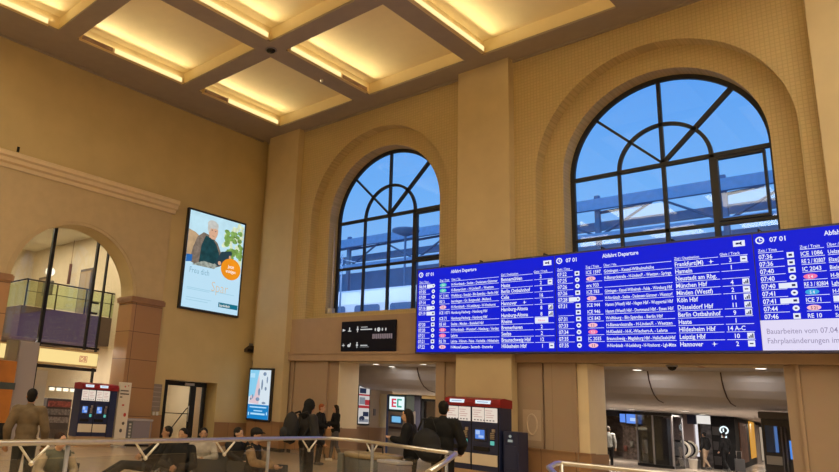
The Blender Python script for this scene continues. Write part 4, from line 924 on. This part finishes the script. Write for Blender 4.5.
# ------------------------------------------------------------------ ticket machines
navy = mat('machine_navy', (.018, .026, .085), .35); red = mat('machine_red', (.27, .010, .016), .4); tan = mat('machine_tan', (.40, .27, .17), .6)
def ticket_machine(loc, rz, label, side_unit=False, wu=.78):
    """two coin and card machines side by side under a red header, front towards -y"""
    t = thing('ticket_machine', label, 'ticket machine', loc, rz)
    W = 2*wu + (.42 if side_unit else .04)
    mb = MB(); mb.box(0, W, 0, .62, .34, 1.98, .015); mb.build('cabinet', navy, t)
    mb = MB(); mb.box(.03, W-.03, .04, .6, 0, .34); mb.box(0, 2*wu, -.02, .02, .0, .36); mb.build('base', tan, t)
    mb = MB(); mb.prism([(-.03, 1.96), (-.05, 2.06), (.0, 2.16), (.2, 2.20), (.62, 2.17), (.62, 1.96)], -.02, W+.02, 'x')
    hd = mb.build('header', red, t)
    ar = mat('machine_white_lit', (.88, .75, .63), emit=.85); nm = mat('name_lit', (.82, .92, 1.0), emit=.95)
    for k in range(2):
        x = k*wu+.04
        mb = MB(); mb.box(x+.12, x+.55, -.065, -.02, 2.04, 2.13); mb.build('name_plate', nm, hd)
        mb = MB(); F = lambda u, v: (u, -.068, v); rect(mb, x+.18, x+.49, 2.075, 2.095, F); mb.build('lettering', mat('name_ink', (.35, .48, .70), emit=.8), hd)
        mb = MB(); mb.box(x+.0, x+.345, -.025, .01, 1.58, 1.94, .012); mb.box(x+.365, x+.72, -.025, .01, 1.58, 1.94, .012); p = mb.build('info_panel', ar, t)
        mb = MB(); F = lambda u, v: (u, -.028, v)
        for q in range(2):
            for r in range(4):
                v = 1.86-r*.055; u0 = x+.03+q*.365+.02*(r % 2); rect(mb, u0, u0+.25-.05*((r+q) % 3), v, v+.018, F)
        mb.build('print', mat('print_red', (.72, .42, .36), emit=.75), p)
        mb = MB()
        for q in range(7): rect(mb, x+.06+q*.09, x+.11+q*.09, 1.61, 1.64, F)
        mb.build('print', mat('print_dark', (.30, .24, .22), emit=.5), p)
        mb = MB(); mb.box(x+.06, x+.42, -.03, .01, 1.10, 1.42, .012); s = mb.build('screen_panel', mat('machine_bezel', (.03, .035, .06), .3), t)
        mb = MB(); mb.box(x+.10, x+.37, -.036, -.028, 1.15, 1.38); mb.build('screen', mat('machine_screen', (.10, .25, .78), emit=.9), s)
        mb = MB(); F = lambda u, v: (u, -.039, v); rect(mb, x+.12, x+.24, 1.26, 1.36, F); rect(mb, x+.2, x+.35, 1.18, 1.24, F); mb.build('picture', mat('machine_screen_pale', (.42, .58, .92), emit=.9), s)
        mb = MB()
        for r in range(4):
            for q in range(3): mb.box(x+.53+q*.04, x+.56+q*.04, -.03, .01, 1.16+r*.045, 1.19+r*.045)
        mb.build('keypad', steel_m, t)
        mb = MB(); mb.box(x+.57, x+.66, -.028, .01, 1.24+.1, 1.42, .006); mb.build('card_slot', steel_m, t)
        mb = MB(); mb.box(x+.53, x+.63, -.035, .01, 1.02, 1.12, .008); mb.build('card_reader', mat('reader_green', (.16, .66, .56), emit=.7), t)
        mb = MB(); mb.box(x+.05, x+.5, -.05, .01, .86, .96, .01); mb.build('ticket_tray', dark_m, t)
        mb = MB(); mb.box(x+.0, x+.72, -.03, .01, .50, .78, .01); mb.build('lower_panel', mat('lower_white', (.74, .66, .56), .4), t)
        mb = MB(); mb.box(x+.74, x+.76, -.01, .02, .36, 1.96); mb.build('joint', black_m, t)
    if side_unit:
        mb = MB(); mb.box(2*wu+.06, W-.03, -.012, .01, .42, 1.9, .01); mb.build('blank_door', mat('blank_navy', (.022, .032, .10), .3), t)
    return t
ticket_machine((9.50, -1.0, 0), 0, 'dark blue twin ticket machine with a red header in front of the middle pilaster')
tl_ = ticket_machine((.86, -7.36, 0), PI/2, 'dark blue twin ticket machine with a red header in front of the arch', True)
tl_.scale = (.62, .8, .86)
t = thing('card_terminal', 'narrow low dark blue terminal standing at the right side of the twin ticket machine', 'terminal', (11.35, -.92, 0))
mb = MB(); mb.box(-.20, .22, 0, .5, .1, 1.40, .015); mb.build('body', navy, t)
mb = MB(); mb.box(-.18, .2, .03, .47, 0, .1); mb.build('base', dark_m, t)
mb = MB(); mb.box(-.06, .06, -.02, .01, 1.14, 1.20); mb.cyl((0, -.02, 1.28), .035, .03, 'y', 12); mb.build('reader', mat('reader_pale', (.55, .60, .55), emit=.5), t)
mb = MB(); mb.box(-.14, .16, -.012, .01, .5, 1.05, .006); mb.build('door', mat('blank_navy', (.022, .032, .10), .3), t)

t = thing('info_post', 'narrow white upright info panel with red symbols beside the left ticket machine', 'info panel', (.74, -5.83, 0))
mb = MB(); mb.box(-.05, .05, -.21, .21, .05, 1.98, .015); mb.build('panel', mat('post_white', (.74, .69, .62), .5), t)
mb = MB(); mb.lathe([(.24, 0), (.24, .03), (.1, .06)]); mb.build('base', steel_m, t)
mb = MB(); F = lambda u, v: (.053, u, v); disc(mb, .08, .98, .05, .06, F, 14); disc(mb, -.02, 1.85, .025, .03, F, 10); disc(mb, .1, 1.88, .02, .02, F, 10); rect(mb, -.06, .02, 1.25, 1.30, F); mb.build('red_symbol', mat('symbol_red', (.55, .05, .05), .5), t)
mb = MB(); rect(mb, -.17, .12, 1.70, 1.74, F); rect(mb, -.17, .15, 1.60, 1.64, F); rect(mb, -.17, -.08, 1.50, 1.54, F); disc(mb, .06, .72, .05, .05, F, 12); disc(mb, 0, .5, .05, .06, F, 12); mb.build('dark_symbol', mat('symbol_dark', (.10, .09, .09), .5), t)
t = thing('recycling_bin', 'low lavender grey recycling bin with white lettered side beside the info panel', 'bin', (.14, -5.0, 0))
mb = MB(); mb.box(0, .42, -.46, .46, .06, .80, .02); mb.build('body', mat('bin_lavender', (.25, .23, .30), .4), t)
mb = MB(); mb.box(-.01, .44, -.47, .48, .80, .86, .012); mb.build('lid', mat('bin_lid', (.46, .44, .50), .4), t)
mb = MB(); mb.box(.0, .4, -.42, .42, 0, .06); mb.build('base', dark_m, t)
mb = MB(); mb.box(.42, .43, -.45, -.28, .12, .78); q = mb.build('side_panel', mat('bin_slate', (.12, .14, .15), .4), t)
mb = MB(); F = lambda u, v: (.433, u, v)
for k in range(6): rect(mb, -.41, -.33, .18+k*.095, .24+k*.095, F)
mb.build('lettering', mat('bin_white', (.6, .6, .6), .5), q)
mb = MB(); mb.box(.42, .428, .38, .42, .1, .78); mb.build('edge_strip', tan, t)

# ------------------------------------------------------------------ glass railing
ZR = 1.25
RAIL = [(14.75, -16.0), (14.55, -15.05), (14.27, -13.98), (13.87, -12.5), (13.57, -11.49), (13.22, -10.2), (13.12, -9.75), (13.12, -9.45), (13.22, -9.27), (13.45, -9.22), (13.70, -9.25), (14.30, -9.36), (15.25, -9.57)]
t = thing('railing', 'long glass railing with a brushed steel handrail curving round in front of the seated people', 'railing', (13.5, -11, 0)); L = t.location
mb = MB(); mb.tube([(x, y, ZR) for x, y in RAIL], .027, 10); mb.tube([(15.25, -9.57, ZR), (15.42, -9.70, ZR-.0), (16.9, -12.4, ZR)], .030, 10); mb.build('handrail', steel_m, t, at=L)
def lerp(px, seq=RAIL):
    return None
rail_glass = glass('rail_glass', (.93, .94, .93), .05)
sg = [((14.70, -15.8), (13.92, -12.72)), ((13.90, -12.64), (13.20, -10.15)), ((13.46, -9.25), (15.20, -9.58))]
for a, c in sg:
    d = (Vector(c)-Vector(a)).normalized(); n = Vector((-d.y, d.x))*.007
    mb = MB(); mb.prism([(a[0]-n.x, a[1]-n.y), (c[0]-n.x, c[1]-n.y), (c[0]+n.x, c[1]+n.y), (a[0]+n.x, a[1]+n.y)], .06, ZR-.14, 'z'); mb.build('glass_pane', rail_glass, t, at=L)
pts = [(x, y) for x, y in RAIL[5:10]]
mb = MB(); mb.prism([(x-.006, y) for x, y in pts]+[(x+.012, y-.012) for x, y in reversed(pts)], .06, ZR-.14, 'z'); mb.build('glass_pane', rail_glass, t, at=L)
for x, y in ((14.36, -14.35), (13.44, -11.05), (15.22, -9.6), (13.75, -9.28)):
    mb = MB(); mb.tube([(x, y, 0), (x, y, ZR-.03)], .022, 8); mb.build('post', grey_m, t, at=L)
for x, y, dx, dy in ((14.47, -14.72, .03, .12), (14.10, -13.35, .03, .12), (13.73, -12.02, .03, .12), (13.18, -10.02, .03, .12), (13.72, -9.26, .12, -.02)):
    mb = MB()
    for s in (-1, 1): mb.tube([(x+s*dx, y+s*dy, ZR-.02), (x, y, ZR-.17)], .012, 6)
    mb.ell((x, y, ZR-.17), (.026, .026, .026), sub=1); mb.build('bracket', mat('bright_steel', (.8, .78, .74), .35, .6), t, at=L)
mb = MB(); mb.tube([(x, y, .05) for x, y in RAIL], .04, 8); mb.build('foot_rail', grey_m, t, at=L)
t = thing('railing', 'second steel topped railing corner at the bottom edge near the right opening', 'railing', (16.4, -8.9, 0)); L = t.location
mb = MB(); mb.tube([(17.9, -11.8, ZR-.1), (16.62, -9.7, ZR-.02), (16.46, -9.2, ZR), (16.43, -9.03, ZR), (16.52, -8.93, ZR), (16.7, -8.88, ZR), (17.03, -8.79, ZR), (18.6, -8.36, ZR)], .030, 10); mb.build('handrail', steel_m, t, at=L)
mb = MB(); mb.prism([(16.72, -8.885), (18.5, -8.395), (18.5, -8.385), (16.72, -8.875)], .06, ZR-.12, 'z'); mb.build('glass_pane', rail_glass, t, at=L)
for x, y in ((16.46, -9.05), (18.5, -8.39)):
    mb = MB(); mb.tube([(x, y, 0), (x, y, ZR)], .024, 8); mb.build('post', steel_m, t, at=L)

# round waste station behind the railing
t = thing('waste_station', 'low round dark waste station with a beige rim behind the railing', 'bin', (12.12, -7.25, 0)); t.scale = (.76, .76, 1)
mb = MB(); mb.lathe([(.66, .0), (.68, .06), (.68, .84), (.64, .86)], seg=36); mb.build('body', mat('station_dark', (.055, .055, .065), .5), t)
mb = MB(); mb.lathe([(.69, .86), (.71, .90), (.70, .93), (.50, .94), (.47, .80)], seg=36); mb.build('rim', mat('station_beige', (.34, .25, .15), .5), t)
mb = MB(); mb.tube([(-.3, .1, .96), (-.1, .2, 1.05), (.1, .2, 1.05), (.2, .1, .96)], .02, 6); mb.build('flap', black_m, t)
mb = MB(); mb.box(-.66, -.5, -.55, -.35, .1, .9, .01); mb.build('side_panel', mat('bin_slate', (.12, .14, .15), .4), t)
t = thing('bin', 'small lavender grey bin at the right of the round waste station', 'bin', (12.98, -7.75, 0))
mb = MB(); mb.box(-.2, .22, -.2, .2, .03, .86, .02); mb.build('body', MATS['bin_lavender'], t)
mb = MB(); mb.box(-.21, .23, -.21, .21, .86, .91, .01); mb.build('lid', MATS['bin_lid'], t)

# ------------------------------------------------------------------ benches
def bench(loc, rz, n, label):
    t = thing('bench', label, 'bench', loc, rz, 'metal seat rows behind the railing')
    mb = MB(); mb.box(-.05, n*.56+.05, -.03, .03, .15, .21); mb.build('beam', grey_m, t)
    for k in range(n):
        x = k*.56+.28
        mb = MB(); mb.prism([(-.22, .23), (.20, .25), (.21, .27), (-.22, .255)], x-.25, x+.25, 'x'); mb.build('seat', dark_m, t)
        mb = MB(); mb.prism([(-.25, .25), (-.40, .66), (-.375, .67), (-.225, .26)], x-.25, x+.25, 'x'); mb.build('backrest', dark_m, t)
    for k in range(n+1):
        mb = MB(); x = k*.56; mb.tube([(x, -.2, .24), (x, -.2, .47), (x, .18, .47), (x, .18, .25)], .015, 6); mb.build('armrest', steel_m, t)
    for x in (.3, n*.56-.3):
        mb = MB(); mb.tube([(x, 0, .18), (x, 0, .03)], .03, 8); mb.box(x-.03, x+.03, -.3, .3, 0, .035); mb.build('leg', grey_m, t)
    return t

# ------------------------------------------------------------------ people
def remeshed(mb, voxel, smooth=3, ratio=.35):
    me = bpy.data.meshes.new('r'); mb.bm.to_mesh(me); mb.bm.free()
    o = bpy.data.objects.new('r', me); COL.objects.link(o)
    r = o.modifiers.new('r', 'REMESH'); r.mode = 'VOXEL'; r.voxel_size = voxel; r.use_smooth_shade = True
    s = o.modifiers.new('s', 'SMOOTH'); s.iterations = smooth; s.factor = .5
    d = o.modifiers.new('d', 'DECIMATE'); d.ratio = ratio
    dg = bpy.context.evaluated_depsgraph_get(); out = bpy.data.meshes.new_from_object(o.evaluated_get(dg))
    bpy.data.objects.remove(o); bpy.data.meshes.remove(me)
    for p in out.polygons: p.use_smooth = True
    return out
def mesh_obj(name, me, m, parent):
    me.name = name; me.materials.clear(); me.materials.append(m)
    o = bpy.data.objects.new(name, me); COL.objects.link(o); o.parent = parent; return o
SK = [mat('skin_light', (.55, .33, .23), .55), mat('skin_tan', (.38, .21, .13), .55)]
def V(*a): return Vector(a)
def person(label, loc, rz, h=1.75, lean=0.0, pelvis=None, knees=None, ankles=None, toes=None, elbows=None, wrists=None, head=(0, 0, 0), hdir=0.0,
           top=(.03, .03, .035), legs=(.03, .03, .04), shoe=(.05, .05, .05), hair=(.012, .010, .010), skin=0, long_hair=False, hood=None, hat=None, puff=1.0, sleeve=None, voxel=.013, vest=False):
    """faces local +y; joints in metres for a 1.75 m figure, given right (+x) first"""
    k = h/1.75; t = thing('person', label, 'person', loc, rz)
    sit = pelvis is not None
    pv = V(*(pelvis or (0, 0, .95)))
    knees = knees or ((.10, .02, .50), (-.10, .02, .50)); ankles = ankles or ((.10, -.03, .09), (-.10, -.03, .09))
    up = V(0, math.sin(lean), math.cos(lean)); fw = V(0, math.cos(lean), -math.sin(lean))
    P = lambda x, f, u: pv + V(x, 0, 0) + fw*f + up*u
    waist, chest, neck0 = P(0, 0, .16), P(0, .01, .36), P(0, .0, .53)
    hc = P(head[0], .03+head[1], .685+head[2])
    sh = (P(.185, 0, .475), P(-.185, 0, .475))
    elbows = elbows or (P(.25, -.04, .19), P(-.25, -.04, .19)); wrists = wrists or (P(.25, .07, -.05), P(-.25, .07, -.05))
    elbows = [V(*e) for e in elbows]; wrists = [V(*e) for e in wrists]; knees = [V(*e) for e in knees]; ankles = [V(*e) for e in ankles]
    hips = (pv+V(.09, 0, -.03), pv+V(-.09, 0, -.03))
    sc = Matrix.Scale(k, 4)
    hd = V(math.sin(hdir), math.cos(hdir), 0); hx = V(math.cos(hdir), -math.sin(hdir), 0)
    def fin(mb, name, m, vox=voxel, sm=3, ratio=.3):
        bmesh.ops.transform(mb.bm, matrix=sc, verts=mb.bm.verts); return mesh_obj(name, remeshed(mb, vox, sm, ratio), m, t)
    # body: one continuous skin surface
    b = MB()
    b.ell(hc+V(0, 0, .02), (.076, .092, .105), Euler((0, 0, -hdir))); b.ell(hc+hd*.025-V(0, 0, .055), (.055, .062, .06), Euler((0, 0, -hdir)))
    b.cap(hc+hd*.088-V(0, 0, .005), hc+hd*.10-V(0, 0, .03), .010, .016, 8)
    for s in (1, -1): b.ell(hc+hx*s*.078-hd*.005-V(0, 0, .005), (.014, .024, .032), Euler((0, 0, -hdir)), 1)
    b.cap(neck0-up*.03, hc-V(0, 0, .05), .056, .052)
    b.ell(chest, (.155, .10, .18), Euler((-lean, 0, 0))); b.ell(waist, (.135, .09, .16), Euler((-lean, 0, 0))); b.ell(pv, (.15, .10, .12))
    for i in (0, 1):
        s = 1 if i == 0 else -1
        b.cap(neck0-up*.03, sh[i], .05, .055); b.cap(sh[i], elbows[i], .05, .04); b.cap(elbows[i], wrists[i], .038, .027)
        b.cap(hips[i], knees[i], .08, .052); b.cap(knees[i], ankles[i], .052, .04)
        d = (wrists[i]-elbows[i]).normalized(); sd = d.cross(V(0, 1, 0) if abs(d.y) < .8 else V(0, 0, 1)).normalized(); nn = sd.cross(d)
        pm = wrists[i]+d*.05; b.ell(pm, (.036, .036, .042), None, 2)
        for q, ln in enumerate((.062, .074, .068, .052)):
            o0 = pm+d*.03+sd*(-.030+.020*q); m1 = o0+d*ln*.55+nn*.004; b.cap(o0, m1, .0095, .009, 6); b.cap(m1, m1+d*ln*.38+nn*.022, .009, .0075, 6)
        th = pm-sd*.034-d*.01; b.cap(th, th-sd*.022+d*.035, .011, .010, 6); b.cap(th-sd*.022+d*.035, th-sd*.02+d*.062+nn*.012, .010, .008, 6)
    fin(b, 'body', SK[skin], min(voxel, .0105), 2, .35)
    # face details
    mb = MB()
    for s in (1, -1): mb.ell((hc+hd*.083+hx*s*.031+V(0, 0, .022))*k, (.011*k, .008*k, .007*k), Euler((0, 0, -hdir)), 1)
    mb.build('eyes', mat('eye_dark', (.03, .02, .02), .3), t)
    mb = MB(); mb.ell((hc+hd*.079-V(0, 0, .056))*k, (.022*k, .008*k, .006*k), Euler((0, 0, -hdir)), 1); mb.build('mouth', mat('lip', (.36, .14, .12), .5), t)
    # clothing
    tm = mat('cloth_%d_%d_%d' % tuple(int(c*999) for c in top), top, .85, var=.18, scale=9, bump=.25)
    lm = mat('cloth_%d_%d_%d' % tuple(int(c*999) for c in legs), legs, .85, var=.15, scale=9, bump=.2)
    smt = mat('cloth_%d_%d_%d' % tuple(int(c*999) for c in (sleeve or top)), sleeve or top, .85, var=.3, scale=11, bump=.25)
    g = .018*puff
    b = MB(); b.ell(chest, (.165+g, .108+g, .20), Euler((-lean, 0, 0))); b.ell(waist, (.150+g, .105+g, .19), Euler((-lean, 0, 0))); b.ell(pv+up*.03, (.152+g, .118+g, .15), Euler((-lean, 0, 0)))
    b.cap(neck0-up*.06, neck0-up*.0, .085, .07)
    for i in (0, 1): b.cap(neck0-up*.05, sh[i], .06+g*.5, .066+g*.7)
    if not sleeve:
        for i in (0, 1): b.cap(sh[i], elbows[i], .060+g, .048+g); b.cap(elbows[i], wrists[i]-(wrists[i]-elbows[i])*.08, .048+g, .038+g*.6)
    fin(b, 'jacket', tm)
    if sleeve:
        b = MB()
        for i in (0, 1): b.cap(sh[i], elbows[i], .060+g, .050+g); b.cap(elbows[i], wrists[i]-(wrists[i]-elbows[i])*.08, .050+g, .038+g*.6)
        fin(b, 'sleeves', smt)
    b = MB(); b.ell(pv-V(0, 0, .02), (.158, .122, .125))
    for i in (0, 1): b.cap(hips[i], knees[i], .094, .070); b.cap(knees[i], ankles[i]+(knees[i]-ankles[i])*.06, .068, .054)
    fin(b, 'trousers', lm)
    sm_ = mat('shoe_%d_%d_%d' % tuple(int(c*999) for c in shoe), shoe, .6)
    for i in (0, 1):
        a = ankles[i]; tv = V(*(toes[i] if toes else (.02*(1 if i == 0 else -1), .17, 0)))
        b = MB(); b.cap(a-V(0, 0, .045)-tv*.25, a+tv*.75-V(0, 0, .052), .042, .036); b.cap(a-V(0, 0, .03), a+V(0, 0, .02), .05, .046)
        fin(b, 'shoe', sm_, .012, 2, .4)
    hm = mat('hair_%d_%d_%d' % tuple(int(c*999) for c in hair), hair, .7, bump=.3, scale=30)
    b = MB(); b.ell(hc-hd*.016+V(0, 0, .040), (.086, .099, .096), Euler((0, 0, -hdir)))
    b.ell(hc-hd*.045-V(0, 0, .02), (.074, .055, .075), Euler((0, 0, -hdir)))
    if long_hair:
        b.cap(hc-hd*.05, hc-hd*.095-V(0, 0, .30), .075, .05)
        for s in (1, -1): b.cap(hc+hx*s*.068-hd*.02+V(0, 0, .02), hc+hx*s*.095-hd*.03-V(0, 0, .24), .04, .035)
    fin(b, 'hair', hm)
    if hood:
        hmm = mat('cloth_%d_%d_%d' % tuple(int(c*999) for c in hood), hood, .9, var=.15, scale=9)
        b = MB(); b.ell(hc-hd*.02+V(0, 0, .025), (.100, .112, .125), Euler((0, 0, -hdir))); b.cap(hc-hd*.04, neck0-hd*.05, .08, .095); fin(b, 'hood', hmm)
    if hat:
        hmm = mat('hat_%d_%d_%d' % tuple(int(c*999) for c in hat), hat, .8)
        b = MB(); b.ell(hc-hd*.01+V(0, 0, .065), (.094, .106, .078), Euler((0, 0, -hdir))); b.ell(hc+hd*.10+V(0, 0, .055), (.06, .05, .012), Euler((0, 0, -hdir))); fin(b, 'cap', hmm)
    return t
def yaw_to(loc, d): return math.atan2(-d[0], d[1])            # rotation whose local +y points along d
IR = Vector((0.6737, 0.7390, 0)); IF = Vector((-0.7390, 0.6737, 0))      # two directions on the hall floor
def face(r, f): d = IR*r + IF*f; return yaw_to(None, (d.x, d.y))
BLK = (.012, .012, .014); BLK2 = (.02, .02, .024)
SIT = dict(pelvis=(0, 0, .40), knees=((.12, .43, .45), (-.12, .43, .45)), ankles=((.13, .46, .09), (-.13, .46, .09)))
# standing man at the left
person('man seen from behind in a khaki jacket and dark trousers standing at the left edge', (10.19, -12.94, 0), face(-.2, 1), 1.66, puff=1.4,
       elbows=((.28, -.04, 1.14), (-.28, -.04, 1.14)), wrists=((.28, .06, .90), (-.28, .06, .90)), top=(.135, .098, .062), legs=(.035, .034, .032), hair=(.010, .008, .008), skin=1)
person('seated person in a grey green coat with pale sleeves beside the khaki jacket man', (11.02, -12.83, 0), face(.55, -.85), 1.62, lean=.12, hdir=-.4, top=(.105, .108, .085), sleeve=(.34, .28, .21), legs=(.05, .07, .10), skin=0, hair=(.03, .015, .012),
       elbows=((.28, .10, .64), (-.28, .10, .64)), wrists=((.15, .34, .56), (-.12, .34, .56)), **SIT)
kb = (10.97, -12.81, 0); bench((kb[0]+IR.x*.28, kb[1]+IR.y*.28, 0), math.atan2(IR.y, IR.x)+PI, 1, 'single metal seat under the person in the grey green coat')
# two seat rows
A0 = (11.69, -8.92, 0); bench((A0[0], A0[1], 0), math.atan2(IR.y, IR.x)+PI, 4, 'nearer of the two metal seat rows behind the railing')
B0 = (10.18, -8.10, 0); bench((B0[0], B0[1], 0), math.atan2(IR.y, IR.x)+PI, 4, 'farther of the two metal seat rows behind the railing')
person('dark haired seated person in black reclining with both legs stretched out to the left', (8.87, -9.94, 0), face(-.85, -.45), 1.76, lean=-.62, pelvis=(0, 0, .40), knees=((.11, .46, .40), (-.11, .46, .40)), ankles=((.11, .92, .12), (-.10, .92, .12)),
       toes=((.02, .05, .13), (-.02, .05, .13)), elbows=((.30, -.10, .62), (-.30, -.10, .62)), wrists=((.10, .12, .56), (-.10, .14, .56)), top=BLK, legs=BLK2, skin=1, head=(0, .05, -.01))
person('seated person in a black jacket and pale blue jeans with folded hands behind the railing', (10.52, -10.39, 0), face(-.15, -1), 1.72, lean=-.16, hdir=.25, top=BLK, legs=(.16, .20, .27), skin=1,
       elbows=((.28, .06, .62), (-.28, .06, .62)), wrists=((.05, .28, .58), (-.05, .28, .58)), **SIT)
person('seated person in a white and grey patterned sweater with bent head', (9.56, -9.20, 0), face(.05, -1), 1.70, lean=-.06, head=(0, .05, -.03), top=(.40, .36, .33), legs=(.03, .03, .035), skin=1,
       elbows=((.27, .08, .66), (-.27, .08, .66)), wrists=((.04, .30, .62), (-.06, .30, .62)), **SIT)
person('seated dark haired person in black holding one hand to the chin', (9.91, -8.68, 0), face(.65, -.75), 1.74, lean=.05, top=BLK2, legs=BLK, skin=0, hdir=-.3,
       elbows=((.25, .18, .70), (-.25, .22, .74)), wrists=((.08, .34, .60), (-.06, .24, .94)), **SIT)
person('seated person with a black cap and tan sleeves reaching one arm to the right', (11.32, -9.46, 0), face(.95, -.3), 1.84, lean=.02, hdir=0, top=BLK, sleeve=(.26, .17, .10), legs=BLK2, skin=1, hat=(.012, .012, .014),
       elbows=((.27, .10, .70), (-.27, .10, .70)), wrists=((.16, .40, .66), (-.10, .36, .64)), **SIT)
# standing group
bp_at = (11.13, -7.99, 0)
person('person in a black hooded jacket carrying a black backpack standing behind the railing', bp_at, face(.9, .45), 1.80, puff=1.7, top=(.028, .027, .03), legs=BLK, hood=BLK, skin=1, hair=BLK,
       elbows=((.27, .0, 1.16), (-.27, .0, 1.16)), wrists=((.22, .20, 1.02), (-.22, .20, 1.02)))
bpv = IR*.9+IF*.45; bpv.normalize()
t = thing('backpack', 'bulging black backpack on the back of the person in the black hooded jacket', 'backpack', (bp_at[0]-bpv.x*.35, bp_at[1]-bpv.y*.35, 1.02), face(.9, .45))
b = MB(); b.ell((0, 0, .26), (.20, .14, .30)); b.ell((0, -.06, .15), (.17, .12, .17)); mesh_obj('bag', remeshed(b, .015), mat('bag_black', (.018, .018, .022), .7, bump=.2), t)
b = MB(); b.ell((0, -.15, .16), (.13, .06, .12)); mesh_obj('pocket', remeshed(b, .015), mat('bag_black2', (.028, .028, .032), .7), t)
for s in (-1, 1):
    mb = MB(); mb.tube([(s*.14, .10, .05), (s*.16, .20, .15), (s*.15, .36, .36), (s*.14, .24, .56), (s*.12, .08, .50)], .022, 6); mb.build('strap', black_m, t)
person('red haired person in black standing by the wall and facing the long haired woman', (5.91, -2.16, 0), face(.6, -.25), 1.74, top=BLK, legs=BLK, hair=(.30, .09, .035), skin=0, puff=1.4,
       elbows=((.25, .06, 1.16), (-.25, .06, 1.16)), wrists=((.16, .26, 1.10), (-.14, .26, 1.10)))
person('long haired woman in a black puffer jacket, grey leggings and white shoes holding a phone', (5.08, -0.56, 0), face(-.95, -.15), 1.74, top=BLK, legs=(.10, .09, .10), shoe=(.72, .68, .64), hair=(.018, .010, .008), long_hair=True, puff=2.1, skin=0,
       knees=((.13, .05, .50), (-.10, -.02, .50)), ankles=((.15, .10, .09), (-.14, -.22, .09)), elbows=((.26, .04, 1.16), (-.26, .04, 1.16)), wrists=((.08, .28, 1.16), (-.08, .28, 1.16)))
t = thing('phone', 'small dark phone in the hands of the long haired woman', 'phone', (5.08-IR.x*.36-IF.x*.05, -0.56-IR.y*.36-IF.y*.05, 1.17), face(-1, 0))
mb = MB(); mb.box(-.037, .037, -.005, .005, -.05, .09, .003); mb.build('body', dark_m, t)
mb = MB(); mb.box(-.032, .032, -.0065, -.005, -.045, .085); mb.build('screen', mat('phone_screen', (.30, .34, .40), emit=.5), t)
# pair by the middle ticket machine
pa = (13.46, -7.05, 0)
person('tall man in a black jacket seen from behind at the middle twin ticket machine', pa, face(.35, .9), 1.93, top=BLK, legs=BLK, hair=(.010, .009, .009), puff=1.6, skin=1,
       elbows=((.30, -.02, 1.14), (-.28, -.02, 1.14)), wrists=((.25, .18, 1.0), (-.22, .16, 1.0)))
pbk = IR*.35+IF*.9; pbk.normalize()
pb = (12.72, -6.92, 0)
person('woman with dark hair and a hood in black leaning towards the cash machine', pb, face(-.8, .35), 1.76, lean=.10, hdir=-.2, top=BLK, legs=BLK2, hair=(.014, .010, .009), long_hair=True, puff=2.0, skin=0,
       elbows=((.26, .10, 1.18), (-.26, .10, 1.18)), wrists=((.14, .34, 1.20), (-.10, .34, 1.22)))
sb = (13.45, -7.51, 0)
t = thing('shoulder_bag', 'bulky black bag hanging between the man and the woman at the twin ticket machine', 'bag', (sb[0], sb[1], 1.0), face(.3, .9))
b = MB(); b.ell((0, 0, .22), (.24, .15, .26)); b.ell((.05, -.04, .1), (.22, .14, .18)); mesh_obj('bag', remeshed(b, .016), mat('bag_black', (.018, .018, .022), .7), t)
mb = MB(); mb.tube([(-.15, 0, .42), (-.08, .05, .62), (.08, .05, .62), (.15, 0, .42)], .018, 6); mb.build('strap', black_m, t)
# right passage
WK = dict(knees=((.10, .16, .51), (-.10, .0, .50)), ankles=((.10, .26, .10), (-.10, -.26, .13)))
person('person in a pale jacket walking past the left jamb of the right passage', (8.75, 11.6, 0), face(.4, .9), 1.66, top=(.34, .36, .36), legs=BLK, hair=(.07, .06, .05), skin=0, voxel=.016, **WK)
person('person in a black coat and beige trousers walking beside the escalator', (9.75, 20.2, 0), face(-.3, .9), 1.70, top=BLK, legs=(.30, .22, .16), hair=BLK, skin=1, voxel=.016, **WK)
person('person in black walking away in front of the black shop', (10.45, 20.6, 0), face(-.1, 1), 1.74, top=BLK, legs=BLK, hair=BLK, skin=0, voxel=.016, puff=1.5, **WK)
t = thing('suitcase', 'small dark wheeled suitcase beside the person walking away in black', 'suitcase', (11.0, 20.6, 0), 0.3)
mb = MB(); mb.box(-.2, .2, -.12, .12, .06, .62, .03); mb.build('body', mat('case_grey', (.04, .04, .045), .5), t)
for x in (-.15, .15):
    mb = MB(); mb.cyl((x, -.02, .04), .04, .04, 'y', 12); mb.build('wheel', black_m, t)
mb = MB(); mb.tube([(-.1, .1, .6), (-.1, .1, .95), (.1, .1, .95), (.1, .1, .6)], .012, 6); mb.build('handle', steel_m, t)
person('distant person in a red jacket far down the right passage', (3.55, 54.0, 0), face(-.1, 1), 1.74, top=(.28, .03, .04), legs=BLK, hair=BLK, skin=0, voxel=.018, **WK)
